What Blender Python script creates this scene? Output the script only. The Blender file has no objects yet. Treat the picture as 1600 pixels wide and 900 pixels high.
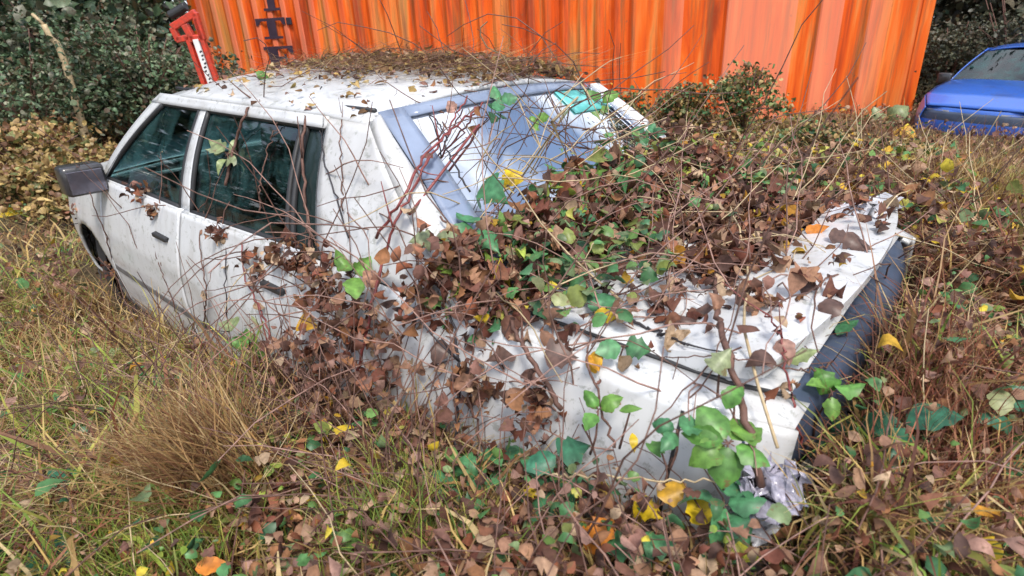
import bpy, math, random
import numpy as np
from mathutils import Vector, Matrix, Euler
from mathutils.bvhtree import BVHTree

SC = bpy.context.scene
COL = SC.collection
R0 = np.random.default_rng(7)
random.seed(5)

# ---------------------------------------------------------------- camera
CAM_P = np.array([-2.403756, 1.650514, 1.582098])
CAM_E = (1.14914, 0.016442, -2.444817)
FPX = 911.68                     # focal length in pixels of the 1600 wide photo
cd = bpy.data.cameras.new('camera'); cam = bpy.data.objects.new('camera', cd); COL.objects.link(cam)
cam.location = CAM_P; cam.rotation_euler = CAM_E
cd.sensor_width = 36.0; cd.lens = FPX/1600*36; cd.clip_start = .02; cd.clip_end = 400; cd.dof.use_dof = True; cd.dof.focus_distance = 2.1; cd.dof.aperture_fstop = 5
SC.camera = cam
CAM_R = np.array(Euler(CAM_E).to_matrix())
def pdir(px, py):
    d = CAM_R @ np.array([(px-800)/FPX, -(py-450)/FPX, -1.0])
    return d/np.linalg.norm(d)

# ---------------------------------------------------------------- node helpers
def newmat(name):
    m = bpy.data.materials.new(name); m.use_nodes = True
    nt = m.node_tree; nt.nodes.clear()
    return m, nt, nt.nodes, nt.links
def N(nodes, t, **kw):
    n = nodes.new(t)
    for k, v in kw.items():
        if k in n.inputs: n.inputs[k].default_value = v
        else: setattr(n, k, v)
    return n
def ramp(nodes, stops, interp='LINEAR'):
    n = nodes.new('ShaderNodeValToRGB'); cr = n.color_ramp; cr.interpolation = interp
    while len(cr.elements) < len(stops): cr.elements.new(.5)
    for e, (p, c) in zip(cr.elements, stops):
        e.position = p; e.color = (c[0], c[1], c[2], 1)
    return n
def noise(nt, scale, detail=4, rough=.55, vec=None, dist=0):
    n = nt.nodes.new('ShaderNodeTexNoise'); n.inputs['Scale'].default_value = scale
    n.inputs['Detail'].default_value = detail; n.inputs['Roughness'].default_value = rough
    n.inputs['Distortion'].default_value = dist
    if vec: nt.links.new(vec, n.inputs['Vector'])
    return n
def out(nt, sh):
    o = nt.nodes.new('ShaderNodeOutputMaterial'); nt.links.new(sh, o.inputs['Surface']); return o
def mixc(nt, fac, a, b, mode='MIX'):
    m = nt.nodes.new('ShaderNodeMix'); m.data_type = 'RGBA'; m.blend_type = mode
    for s, v in ((0, fac), (6, a), (7, b)):
        if hasattr(v, 'links') or hasattr(v, 'is_output'): nt.links.new(v, m.inputs[s])
        elif s == 0: m.inputs[0].default_value = v
        else: m.inputs[s].default_value = (v[0], v[1], v[2], 1)
    return m.outputs[2]
def simple(name, col, rough=.6, metal=0, var=.25, scale=9, bump=0, coat=0, spec=.5, var2=None):
    m, nt, n, l = newmat(name)
    tc = n.new('ShaderNodeTexCoord')
    a = noise(nt, scale, 5, .6, tc.outputs['Object'])
    c2 = var2 if var2 else tuple(max(0, c*(1-var)) for c in col)
    r = ramp(n, [(.35, c2), (.65, tuple(min(1, c*(1+var*.3)) for c in col))])
    l.new(a.outputs['Fac'], r.inputs['Fac'])
    b = N(n, 'ShaderNodeBsdfPrincipled', Roughness=rough, Metallic=metal)
    b.inputs['Coat Weight'].default_value = coat; b.inputs['Specular IOR Level'].default_value = spec
    l.new(r.outputs['Color'], b.inputs['Base Color'])
    if bump:
        bn = n.new('ShaderNodeBump'); bn.inputs['Strength'].default_value = bump; bn.inputs['Distance'].default_value = .01
        a2 = noise(nt, scale*4, 4, .6, tc.outputs['Object']); l.new(a2.outputs['Fac'], bn.inputs['Height']); l.new(bn.outputs['Normal'], b.inputs['Normal'])
    out(nt, b.outputs['BSDF']); return m
def paint(name, col, grime=(.20,.16,.11), amount=.5, coat=.6, moss=(.10,.11,.05)):
    """weathered car paint: blotches of grime, specks, run-down streaks"""
    m, nt, n, l = newmat(name)
    tc = n.new('ShaderNodeTexCoord')
    big = noise(nt, 2.6, 6, .62, tc.outputs['Object'], .6)
    rb = ramp(n, [(.47+.2*(1-amount), (0,0,0)), (.74, (1,1,1))]); l.new(big.outputs['Fac'], rb.inputs['Fac'])
    fine = noise(nt, 30, 6, .75, tc.outputs['Object'], .5)
    rf = ramp(n, [(.56, (0,0,0)), (.62, (1,1,1))]); l.new(fine.outputs['Fac'], rf.inputs['Fac'])
    mp = n.new('ShaderNodeMapping'); mp.inputs['Scale'].default_value = (22, 22, 1.6); l.new(tc.outputs['Object'], mp.inputs['Vector'])
    st = noise(nt, 1.0, 4, .6, mp.outputs['Vector'])
    rs = ramp(n, [(.5, (0,0,0)), (.75, (1,1,1))]); l.new(st.outputs['Fac'], rs.inputs['Fac'])
    c1 = mixc(nt, rb.outputs['Color'], col, tuple(.55*a+.45*b for a, b in zip(col, grime)))
    f2 = N(n, 'ShaderNodeMath', operation='MULTIPLY'); l.new(rf.outputs['Color'], f2.inputs[0]); f2.inputs[1].default_value = .55*amount
    c2 = mixc(nt, f2.outputs[0], c1, moss)
    f3 = N(n, 'ShaderNodeMath', operation='MULTIPLY'); l.new(rs.outputs['Color'], f3.inputs[0]); f3.inputs[1].default_value = .22*amount
    c3 = mixc(nt, f3.outputs[0], c2, grime)
    b = N(n, 'ShaderNodeBsdfPrincipled', Roughness=.38); b.inputs['Coat Weight'].default_value = coat; b.inputs['Coat Roughness'].default_value = .12
    l.new(c3, b.inputs['Base Color'])
    out(nt, b.outputs['BSDF']); return m
def foliage(name, transl=.35, rough=.55, mottle=.35, scale=60, spec=.4):
    """colour of each leaf / blade comes from its own 'Col' attribute (pigment), mottled"""
    m, nt, n, l = newmat(name)
    at = n.new('ShaderNodeAttribute'); at.attribute_name = 'Col'
    tc = n.new('ShaderNodeTexCoord')
    a = noise(nt, scale, 3, .6, tc.outputs['Object'])
    r = ramp(n, [(.3, (1-mottle,)*3), (.7, (1.15,)*3)]); l.new(a.outputs['Fac'], r.inputs['Fac'])
    c = mixc(nt, 1.0, at.outputs['Color'], r.outputs['Color'], 'MULTIPLY')
    sp = noise(nt, 38, 3, .7, tc.outputs['Object'], .8); rsp = ramp(n, [(.60, (0,0,0)), (.66, (.75,)*3)]); l.new(sp.outputs['Fac'], rsp.inputs['Fac'])
    c = mixc(nt, rsp.outputs['Color'], c, (.15,.09,.04))     # blight spots
    b = N(n, 'ShaderNodeBsdfPrincipled', Roughness=rough); b.inputs['Specular IOR Level'].default_value = spec
    l.new(c, b.inputs['Base Color'])
    t = n.new('ShaderNodeBsdfTranslucent'); l.new(c, t.inputs['Color'])
    mx = n.new('ShaderNodeMixShader'); mx.inputs[0].default_value = transl
    l.new(b.outputs['BSDF'], mx.inputs[1]); l.new(t.outputs[0], mx.inputs[2])
    out(nt, mx.outputs[0]); return m
def glass(name, tint=(.25,.36,.36), dirt=.25, dirtcol=(.30,.30,.28), ior=1.75):
    m, nt, n, l = newmat(name)
    g = N(n, 'ShaderNodeBsdfGlossy', Roughness=.03); g.inputs['Color'].default_value = (1,1,1,1)
    t = n.new('ShaderNodeBsdfTransparent'); t.inputs['Color'].default_value = (*tint, 1)
    fr = N(n, 'ShaderNodeFresnel', IOR=ior)
    mx = n.new('ShaderNodeMixShader'); l.new(fr.outputs[0], mx.inputs[0]); l.new(t.outputs[0], mx.inputs[1]); l.new(g.outputs[0], mx.inputs[2])
    tc = n.new('ShaderNodeTexCoord'); a = noise(nt, 5, 6, .65, tc.outputs['Object'], 1.2)
    r = ramp(n, [(.42, (0,0,0)), (.8, (dirt,)*3)]); l.new(a.outputs['Fac'], r.inputs['Fac'])
    d = N(n, 'ShaderNodeBsdfDiffuse'); d.inputs['Color'].default_value = (*dirtcol, 1)
    m2 = n.new('ShaderNodeMixShader'); l.new(r.outputs['Color'], m2.inputs[0]); l.new(mx.outputs[0], m2.inputs[1]); l.new(d.outputs[0], m2.inputs[2])
    out(nt, m2.outputs[0]); return m

M = {}
M['white'] = paint('white_paint', (.63,.64,.65), amount=.75)  # real grime, made heavier to also stand for mottled twig reflections
M['blue'] = paint('blue_paint', (.03,.12,.50), amount=.6, coat=1, grime=(.05,.05,.07))
M['bonnet'] = paint('dark_reflection_paint', (.17,.155,.17), amount=.8, grime=(.11,.08,.06))  # unassigned; dark tone stands for trees reflected in a bonnet
M['rubber'] = simple('bumper_rubber', (.055,.075,.12), rough=.42, var=.3, scale=6, bump=.1)
M['blackplastic'] = simple('black_plastic', (.03,.03,.032), rough=.5, bump=.1)
M['tyre'] = simple('tyre_rubber', (.03,.028,.027), rough=.85, bump=.3)
M['rim'] = simple('steel_rim', (.28,.27,.26), rough=.5, metal=.6, var=.5, scale=20)
M['seal'] = simple('window_seal', (.22,.27,.38), rough=.25, var=.2, scale=5, coat=.7)
M['glass'] = glass('dirty_car_glass', tint=(.22,.42,.42), dirt=.5, dirtcol=(.07,.17,.17))
M['rglass'] = glass('rear_glass', tint=(.10,.17,.18), dirt=.3, dirtcol=(.12,.11,.09), ior=1.46)
M['fabric'] = simple('seat_fabric', (.06,.09,.10), rough=.95, scale=18)
M['lamp'] = simple('red_lamp_lens', (.35,.02,.02), rough=.2, coat=.8)
M['clear'] = simple('clear_lamp_lens', (.5,.5,.5), rough=.15, coat=.8)
M['housing'] = simple('mirror_housing', (.045,.042,.045), rough=.35, var=.5, scale=16, coat=.6, bump=.1)
M['mirror'] = simple('mirror_glass', (.16,.15,.18), rough=.12, metal=.7, var=.3, scale=10)
M['teal'] = simple('teal_reflection', (.16,.62,.60), rough=.3, var=.25, scale=12, coat=.4)  # colour of a reflection painted on the rear screen
M['darkglass'] = simple('dark_quarter_glass', (.02,.035,.035), rough=.22, var=.3, scale=12)
M['moulding'] = simple('grimy_moulding', (.13,.12,.115), rough=.7, var=.4, scale=14)
M['chrome'] = simple('dull_chrome', (.5,.5,.5), rough=.3, metal=.9)
M['redpaint'] = simple('red_steel', (.60,.045,.02), rough=.45, var=.4, scale=30, coat=.3, var2=(.38,.05,.03))
M['sticker'] = simple('white_sticker', (.8,.8,.78), rough=.5, var=.08)
M['ink'] = simple('black_ink', (.025,.02,.03), rough=.6)
M['letter'] = simple('container_lettering', (.045,.025,.045), rough=.6, var=.3, scale=4)
M['stone'] = simple('grey_stone', (.24,.235,.25), rough=.85, bump=.6, scale=25)
M['plastic'] = simple('torn_white_plastic', (.62,.62,.66), rough=.3, var=.25, scale=14, bump=.3, coat=.3)
M['plasticlilac'] = simple('crumpled_lilac_film', (.42,.40,.50), rough=.22, var=.5, scale=22, coat=.6, bump=.5)
M['leaf'] = foliage('live_leaf', .16, .42, .4, 55, .4)
M['dry'] = foliage('dry_leaf', .15, .7, .4, 70, .25)
M['grass'] = foliage('grass_blade', .3, .6, .2, 30, .3)
M['bark'] = simple('cane_bark', (.15,.075,.055), rough=.7, scale=40, var=.5, bump=.2)
M['redcane'] = simple('red_cane_bark', (.24,.055,.05), rough=.5, scale=40, var=.4)
M['pinkcane'] = simple('pinkish_cane_bark', (.33,.19,.15), rough=.6, scale=40, var=.5)
M['straw'] = simple('pale_stalk', (.50,.38,.22), rough=.6, scale=30, var=.35)
M['darktwig'] = simple('dark_twig', (.035,.03,.035), rough=.7, scale=30)
M['trunk'] = simple('tree_bark', (.10,.085,.06), rough=.9, bump=.8, scale=10, var=.5)

def container_mat():
    m, nt, n, l = newmat('faded_orange_steel')
    tc = n.new('ShaderNodeTexCoord')
    mp = n.new('ShaderNodeMapping'); mp.inputs['Scale'].default_value = (3.2, 3.2, .28); l.new(tc.outputs['Object'], mp.inputs['Vector'])
    a = noise(nt, 1.0, 5, .6, mp.outputs['Vector'], .5)
    r = ramp(n, [(.36, (.32,.04,.006)), (.44, (.62,.075,.004)), (.53, (.74,.12,.008)), (.60, (.74,.20,.04)), (.68, (.46,.20,.05))]); l.new(a.outputs['Fac'], r.inputs['Fac'])
    mp2 = n.new('ShaderNodeMapping'); mp2.inputs['Scale'].default_value = (11, 11, .5); l.new(tc.outputs['Object'], mp2.inputs['Vector'])
    s = noise(nt, 1.0, 6, .7, mp2.outputs['Vector'])
    rs = ramp(n, [(.50, (0,0,0)), (.64, (1,1,1))]); l.new(s.outputs['Fac'], rs.inputs['Fac'])
    f = N(n, 'ShaderNodeMath', operation='MULTIPLY'); l.new(rs.outputs['Color'], f.inputs[0]); f.inputs[1].default_value = .8
    c = mixc(nt, f.outputs[0], r.outputs['Color'], (.24,.09,.03))
    k = noise(nt, 5, 7, .7, tc.outputs['Object'])
    rk = ramp(n, [(.64, (0,0,0)), (.72, (1,1,1))]); l.new(k.outputs['Fac'], rk.inputs['Fac'])
    c = mixc(nt, rk.outputs['Color'], c, (.24,.09,.04))
    sx = n.new('ShaderNodeSeparateXYZ'); l.new(tc.outputs['Object'], sx.inputs[0])
    ab = N(n, 'ShaderNodeMath', operation='ABSOLUTE'); l.new(sx.outputs['Y'], ab.inputs[0])
    gt = N(n, 'ShaderNodeMath', operation='LESS_THAN'); l.new(ab.outputs[0], gt.inputs[0]); gt.inputs[1].default_value = .012
    # sun-bleached zones along the wall: strongest in the right third and round the lettering
    mx_ = N(n, 'ShaderNodeMapRange'); mx_.inputs['From Max'].default_value = 12.19; l.new(sx.outputs['X'], mx_.inputs['Value'])
    zr = ramp(n, [(0, (.5,)*3), (.18, (.45,)*3), (.26, (.08,)*3), (.66, (.06,)*3), (.74, (.62,)*3), (.93, (.55,)*3), (.96, (.1,)*3)]); l.new(mx_.outputs[0], zr.inputs['Fac'])
    fd = N(n, 'ShaderNodeMath', operation='MULTIPLY'); l.new(gt.outputs[0], fd.inputs[0]); l.new(zr.outputs['Color'], fd.inputs[1])
    c = mixc(nt, fd.outputs[0], c, (.80,.26,.16))
    b = N(n, 'ShaderNodeBsdfPrincipled', Roughness=.7); b.inputs['Specular IOR Level'].default_value = .25; l.new(c, b.inputs['Base Color'])
    out(nt, b.outputs['BSDF']); return m
M['orange'] = container_mat()
def ground_mat():
    m, nt, n, l = newmat('soil_and_thatch')
    tc = n.new('ShaderNodeTexCoord')
    a = noise(nt, .8, 6, .65, tc.outputs['Object'])
    b1 = noise(nt, 28, 6, .7, tc.outputs['Object'], 1)
    r1 = ramp(n, [(.3, (.035,.022,.014)), (.55, (.10,.06,.035)), (.75, (.20,.13,.07))]); l.new(b1.outputs['Fac'], r1.inputs['Fac'])
    r2 = ramp(n, [(.3, (.03,.035,.012)), (.6, (.09,.08,.03)), (.8, (.17,.14,.06))]); l.new(b1.outputs['Fac'], r2.inputs['Fac'])
    ra = ramp(n, [(.42, (0,0,0)), (.6, (1,1,1))]); l.new(a.outputs['Fac'], ra.inputs['Fac'])
    c = mixc(nt, ra.outputs['Color'], r1.outputs['Color'], r2.outputs['Color'])
    b = N(n, 'ShaderNodeBsdfPrincipled', Roughness=.95); l.new(c, b.inputs['Base Color'])
    bn = n.new('ShaderNodeBump'); bn.inputs['Strength'].default_value = .8; bn.inputs['Distance'].default_value = .03
    l.new(b1.outputs['Fac'], bn.inputs['Height']); l.new(bn.outputs['Normal'], b.inputs['Normal'])
    out(nt, b.outputs['BSDF']); return m
M['ground'] = ground_mat()

# ---------------------------------------------------------------- object helpers
def tag(o, label=None, cat=None, group=None, kind=None):
    if label: o['label'] = label
    if cat: o['category'] = cat
    if group: o['group'] = group
    if kind: o['kind'] = kind
    return o
def empty(name, loc, rz=0, label=None, cat=None, group=None):
    o = bpy.data.objects.new(name, None); COL.objects.link(o)
    o.location = loc; o.rotation_euler = (0, 0, rz); o.empty_display_size = .1
    return tag(o, label, cat, group)
def rawmesh(name, V, F, mat, parent=None, col=None, smooth=False, offset=None):
    """V (n,3); F list of int arrays (m,k) or python list of faces"""
    V = np.asarray(V, dtype=np.float32)
    me = bpy.data.meshes.new(name)
    if isinstance(F, list) and len(F) and not isinstance(F[0], np.ndarray):
        me.from_pydata([tuple(map(float, v)) for v in V], [], F)
    else:
        Fs = F if isinstance(F, list) else [F]
        me.vertices.add(len(V)); me.vertices.foreach_set('co', V.ravel())
        loops = np.concatenate([f.ravel() for f in Fs]).astype(np.int32)
        tot = np.concatenate([np.full(len(f), f.shape[1]) for f in Fs]).astype(np.int32)
        me.loops.add(len(loops)); me.loops.foreach_set('vertex_index', loops)
        me.polygons.add(len(tot)); st = np.concatenate([[0], np.cumsum(tot)[:-1]]).astype(np.int32)
        me.polygons.foreach_set('loop_start', st); me.polygons.foreach_set('loop_total', tot)
        me.update(calc_edges=True)
    if col is not None:
        ca = me.color_attributes.new('Col', 'FLOAT_COLOR', 'POINT')
        c4 = np.ones((len(V), 4), np.float32); c4[:, :3] = col
        ca.data.foreach_set('color', c4.ravel())
    if smooth: me.polygons.foreach_set('use_smooth', np.ones(len(me.polygons), dtype=bool))
    me.materials.append(mat)
    o = bpy.data.objects.new(name, me); COL.objects.link(o)
    if parent: o.parent = parent
    return o
def gridF(nu, nv, base=0):
    i, j = np.meshgrid(np.arange(nu-1), np.arange(nv-1), indexing='ij')
    a = (i*nv+j).ravel()+base
    return np.stack([a, a+nv, a+nv+1, a+1], 1)
class Acc:
    def __init__(s): s.V = []; s.F = []; s.n = 0
    def add(s, V, F):
        V = np.asarray(V, float).reshape(-1, 3); s.V.append(V)
        for f in F: s.F.append([int(i)+s.n for i in f])
        s.n += len(V)
    def grid(s, P):
        P = np.asarray(P, float); s.add(P.reshape(-1, 3), gridF(P.shape[0], P.shape[1]))
    def box(s, c, h, rot=None):
        V = np.array([[x, y, z] for x in (-1, 1) for y in (-1, 1) for z in (-1, 1)], float)*np.array(h)
        if rot is not None: V = V @ np.array(Euler(rot).to_matrix()).T
        s.add(V+np.array(c), [(0,1,3,2), (4,6,7,5), (0,4,5,1), (2,3,7,6), (0,2,6,4), (1,5,7,3)])
    def tube(s, pts, r, k=6, cap=True):
        P = np.array(pts, float); n = len(P); r = np.broadcast_to(r, (n,))
        T = np.gradient(P, axis=0); T /= np.linalg.norm(T, axis=1, keepdims=True)+1e-9
        up = np.array([.31, .17, .93]); A = np.cross(T, up); A /= np.linalg.norm(A, axis=1, keepdims=True)+1e-9
        B = np.cross(T, A); a = np.linspace(0, 2*np.pi, k, endpoint=False)
        V = (P[:, None]+r[:, None, None]*(np.cos(a)[None, :, None]*A[:, None]+np.sin(a)[None, :, None]*B[:, None])).reshape(-1, 3)
        F = [(i*k+j, i*k+(j+1) % k, (i+1)*k+(j+1) % k, (i+1)*k+j) for i in range(n-1) for j in range(k)]
        if cap: F += [tuple(range(k))[::-1], tuple((n-1)*k+j for j in range(k))]
        s.add(V, F)
    def build(s, name, mat, parent=None, smooth=False, thick=0, bevel=0, sub=0):
        o = rawmesh(name, np.concatenate(s.V), s.F, mat, parent, smooth=smooth)
        if thick:
            m = o.modifiers.new('s', 'SOLIDIFY'); m.thickness = thick; m.offset = 0
        if bevel:
            m = o.modifiers.new('b', 'BEVEL'); m.width = bevel; m.segments = 2; m.limit_method = 'ANGLE'
        if sub:
            m = o.modifiers.new('u', 'SUBSURF'); m.levels = sub; m.render_levels = sub
        return o
def spline(pts, n):
    P = np.array(pts, float)
    if len(P) == 2: return P[0]+(P[1]-P[0])*np.linspace(0, 1, n)[:, None]
    d = np.concatenate([[0], np.cumsum(np.linalg.norm(np.diff(P, axis=0), axis=1))]); d /= d[-1]
    Q = np.concatenate([[2*P[0]-P[1]], P, [2*P[-1]-P[-2]]]); o = []
    for t in np.linspace(0, 1, n):
        i = min(np.searchsorted(d, t, side='right')-1, len(P)-2); u = (t-d[i])/(d[i+1]-d[i])
        a, b, c, e = Q[i], Q[i+1], Q[i+2], Q[i+3]
        o.append(.5*((2*b)+(-a+c)*u+(2*a-5*b+4*c-e)*u*u+(-a+3*b-3*c+e)*u**3))
    return np.array(o)

# ---------------------------------------------------------------- ground
def sstep(a, b, x):
    t = np.clip((x-a)/(b-a), 0, 1); return t*t*(3-2*t)
def gh(x, y):
    x = np.asarray(x, float); y = np.asarray(y, float)
    z = .10+.05*np.sin(1.3*x+.4)*np.cos(1.1*y)+.03*np.sin(3.1*x+2*y)+.02*np.sin(7*x-3*y+1)+.012*np.sin(13*x+9*y)
    near = np.interp(x, [-4.5, -3.2, -2.5, -1.7, -1.1, -.3, .7], [.18, .38, .60, .56, .43, .20, 0])
    z = z+near*sstep(.3, .87, y)*sstep(4.5, 2.6, y)                      # bank on the near side
    far = np.interp(x, [-4.5, -3, -2.2, -1.0, .5, 1.5], [.15, .38, .66, .62, .35, .1])
    z = z+far*sstep(-.84, -.98, y)*sstep(-4.5, -1.4, y)                   # heap against the far side
    rear = np.interp(x, [-4.2, -3.0, -2.6, -2.40, -2.30, -2.26], [.15, .46, .64, .72, .68, 0])
    z = np.where(x < -2.26, np.maximum(z, .10+rear*sstep(-1.6, -.8, y)*sstep(1.4, .7, y)*(1+.08*np.sin(9*y))), z)
    z = np.where((np.abs(y) < .86) & (x > -2.27) & (x < 2.1), np.minimum(z, .06), z)
    d = np.hypot(x+2.4, y-1.65); z = z+.10*sstep(5, 9, d)+.02*np.clip(d-9, 0, 60)
    return z
u = np.linspace(-1, 1, 420); mp_ = np.sinh(u*5.2)/np.sinh(5.2)*90
GX, GY = np.meshgrid(mp_-1, mp_, indexing='ij')
gv = np.stack([GX, GY, gh(GX, GY)], -1).reshape(-1, 3)
ground = rawmesh('ground', gv, gridF(420, 420), M['ground'], smooth=True); tag(ground, kind='structure')

# ---------------------------------------------------------------- car builder
def ip(x, xs, ys): return np.interp(x, xs, ys)
BX = [-2.24, -2.1, -1.5, -.9, 0, .98, 1.5, 1.9, 2.15]
BZ = [.90, .93, .95, .955, .93, .925, .87, .80, .68]     # belt / deck edge height along the car
BW = [.66, .745, .775, .785, .785, .77, .745, .69, .56]      # its half width
def sidept(x, t, s=1):
    """side surface: t 0 sill .. 1 belt"""
    zb = ip(x, BX, BZ); yb = ip(x, BX, BW)
    z0 = ip(x, [-2.24, -1.8, 1.8, 2.15], [.30, .20, .20, .28])
    prof = np.interp(t, [0, .12, .3, .5, .66, .8, .92, 1], [-.01, .028, .05, .062, .060, .042, .018, 0])
    endf = ip(x, [-2.24, -2.0, 1.8, 2.15], [.75, 1, 1, .7])
    return np.stack([x, s*(yb+prof*endf), z0+(zb-z0)*t], -1)
def G(x, q, s=1, off=0):
    """greenhouse side: q 0 belt .. 1 cant rail"""
    zb = ip(x, BX, BZ); yb = ip(x, BX, BW)-.012
    z = zb+(1.335-zb)*q; y = yb+(.60-yb)*q+.022*np.sin(np.pi*np.clip(q, 0, 1))+off
    return np.stack([x, s*y, z], -1)
def gpatch(acc, c, s=1, off=0, nu=10, nv=10):
    u, v = np.meshgrid(np.linspace(0, 1, nu), np.linspace(0, 1, nv), indexing='ij')
    c = np.array(c, float)
    p = (1-u)[..., None]*((1-v)[..., None]*c[0]+v[..., None]*c[3])+u[..., None]*((1-v)[..., None]*c[1]+v[..., None]*c[2])
    acc.grid(G(p[..., 0], p[..., 1], s, off))
def side_panel(x0, x1, s, arch=None, step=.02, t0=0, t1=1):
    nx = max(3, int((x1-x0)/step)+1)
    X, T = np.meshgrid(np.linspace(x0, x1, nx), np.linspace(t0, t1, 34), indexing='ij')
    P = sidept(X, T, s); F = gridF(nx, 34)
    V = P.reshape(-1, 3)
    if arch is not None:
        c = np.array([arch, .27]); rr = .36
        d = np.hypot(V[:, 0]-c[0], V[:, 2]-c[1])
        near = (np.abs(d-rr) < .03) | (d < rr)
        cen = d[F].mean(1); F = F[cen > rr]
        used = np.zeros(len(V), bool); used[F.ravel()] = True
        m = used & (d < rr+.013)
        V[m, 0] = c[0]+(V[m, 0]-c[0])/d[m]*rr; V[m, 2] = c[1]+(V[m, 2]-c[1])/d[m]*rr
    return V, F
def wheel(parent, x, s):
    w = Acc(); a = np.linspace(0, 2*np.pi, 33)
    y0 = s*.66
    prof = [(.19, -.07), (.24, -.085), (.29, -.08), (.305, -.05), (.305, .05), (.29, .08), (.24, .085), (.19, .07)]
    P = np.array([[[x+r*math.cos(t), y0+b, .30+r*math.sin(t)] for r, b in prof] for t in a]); w.grid(P)
    wh = w.build('wheel', M['tyre'], parent, smooth=True)
    r_ = Acc()
    prof = [(.19, .05), (.17, .055), (.15, .03), (.07, .035), (.05, .055), (.001, .055)]
    P = np.array([[[x+r*math.cos(t), y0+s*b, .30+r*math.sin(t)] for r, b in prof] for t in a]); r_.grid(P)
    r_.build('rim', M['rim'], wh, smooth=True)
def build_car(root, P, bonnetmat, spoiler=True):
    # shell: quarter panels, front wings, sills, rear and front faces
    sh = Acc()
    for s in (1, -1):
        V, F = side_panel(-2.24, -.86, s, -1.42); sh.add(V, F)
        V, F = side_panel(.975, 2.15, s, 1.36); sh.add(V, F)
        V, F = side_panel(-.86, .975, s, t0=0, t1=.13); sh.add(V, F)
        # C pillar and its turn into the rear window
        gpatch(sh, [(-.90, 0), (-1.50, 0), (-.99, 1), (-.79, 1)], s, 0, 12, 14)
        q = np.linspace(0, 1, 16)
        e1 = G(-1.50+.51*q, q, s); e2 = np.stack([-1.47+.52*q, s*(.655-.10*q), .965+.385*q+.02*np.sin(np.pi*q)], -1)
        k = np.linspace(0, 1, 6)[None, :, None]
        mid = e1[:, None]*(1-k)+e2[:, None]*k; mid[..., 0] -= .035*np.sin(np.pi*k[..., 0]); mid[..., 2] += .012*np.sin(np.pi*k[..., 0])
        sh.grid(mid)
        # A pillar, cant rail, B pillar
        gpatch(sh, [(1.04, 0), (.97, 0), (.385, 1), (.47, 1)], s, .0, 4, 12)
        gpatch(sh, [(.52, .925), (-.80, .925), (-.80, 1.02), (.45, 1.02)], s, .003, 22, 4)
        gpatch(sh, [(.085, 0), (-.015, 0), (-.01, .93), (.06, .93)], s, -.004, 4, 10)
    # rear face
    yy = np.linspace(-.70, .70, 29)
    def rear_x(y): return -2.235+.05*(np.abs(y)/.7)**3
    Z = np.linspace(.30, .905, 12)
    Pm = np.array([[[rear_x(y)-.0*z, y*(.98 if z > .8 else 1), z] for z in Z] for y in yy]); sh.grid(Pm)
    # front face
    Pm = np.array([[[2.17-.10*(abs(y)/.6)**2.2-.02*z, y, z] for z in np.linspace(.28, .69, 8)] for y in np.linspace(-.6, .6, 17)]); sh.grid(Pm)
    # cowl in front of the windscreen, parcel area behind the rear window
    X, Y = np.meshgrid(np.linspace(-1.56, -1.42, 5), np.linspace(-.775, .775, 25), indexing='ij')
    sh.grid(np.stack([X, Y, .953+.018*np.cos(Y*1.9)], -1))
    X, Y = np.meshgrid(np.linspace(.93, 1.12, 5), np.linspace(-.75, .75, 25), indexing='ij')
    sh.grid(np.stack([X, Y*1.0, .915+.05*np.cos(Y*1.9)-.1*(X-.98)], -1))
    body = sh.build('body', P, root, smooth=True, thick=.012)
    # doors
    for s in (1, -1):
        for nm, a, b in (('front_door', .05, .965), ('rear_door', -.853, .04)):
            V, F = side_panel(a, b, s, t0=.135, t1=1, arch=(-1.42 if nm == 'rear_door' else None)); d = Acc(); d.add(V, F)
            # return edge over the top of the door, under the glass
            X = np.linspace(a, b, 20); e = sidept(X, 1, s); e2 = e.copy(); e2[:, 1] -= s*.03; e2[:, 2] += .004
            d.grid(np.stack([e, e2], 1))
            dd = d.build(nm, P, root, smooth=True, thick=.014)
            hx = a+.16; hz = .80; c = sidept(np.array(hx), np.array(.83), s); c = np.array(c)
            h = Acc(); h.box(c+np.array([0, s*.014, 0]), (.065, .010, .010)); h.box(c+np.array([0, s*.003, -.010]), (.075, .006, .020))
            h.build('handle', M['blackplastic'], dd, bevel=.005)
        # rubbing strip along the doors
        st = Acc(); X = np.linspace(-.98, .95, 40); c = sidept(X, .40, s)
        prof = np.array([(0, -.017), (.010, -.012), (.010, .012), (0, .017)])
        st.grid(c[:, None]+np.stack([np.zeros((40, 4)), s*prof[None, :, 0]*np.ones((40, 1)), prof[None, :, 1]*np.ones((40, 1))], -1))
        st.build('side_moulding', M['moulding'], root, thick=.004)
        # glass and black window frames
        for nm, c in (('front_window', [(.97, .02), (.085, .02), (.06, .925), (.41, .925)]),
                      ('rear_window', [(-.015, .02), (-.72, .02), (-.66, .925), (-.01, .925)]),
                      ('quarter_window', [(-.75, .02), (-.90, .02), (-.80, .925), (-.69, .925)])):
            g = Acc(); gpatch(g, c, s, -.012, 12, 10)
            w = g.build(nm, M['glass'] if nm != 'quarter_window' else M['darkglass'], root, smooth=True)
            f = Acc(); cc = np.array(c, float)
            cc = [tuple(p) for p in cc]
            for i in range(4):
                p, q = np.array(cc[i]), np.array(cc[(i+1) % 4]); t = np.linspace(0, 1, 14)[:, None]; L = p+(q-p)*t
                f.tube(G(L[:, 0], L[:, 1], s, -.004), .011, 5)
            f.build('window_gasket', M['blackplastic'], w, smooth=True)
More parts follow.
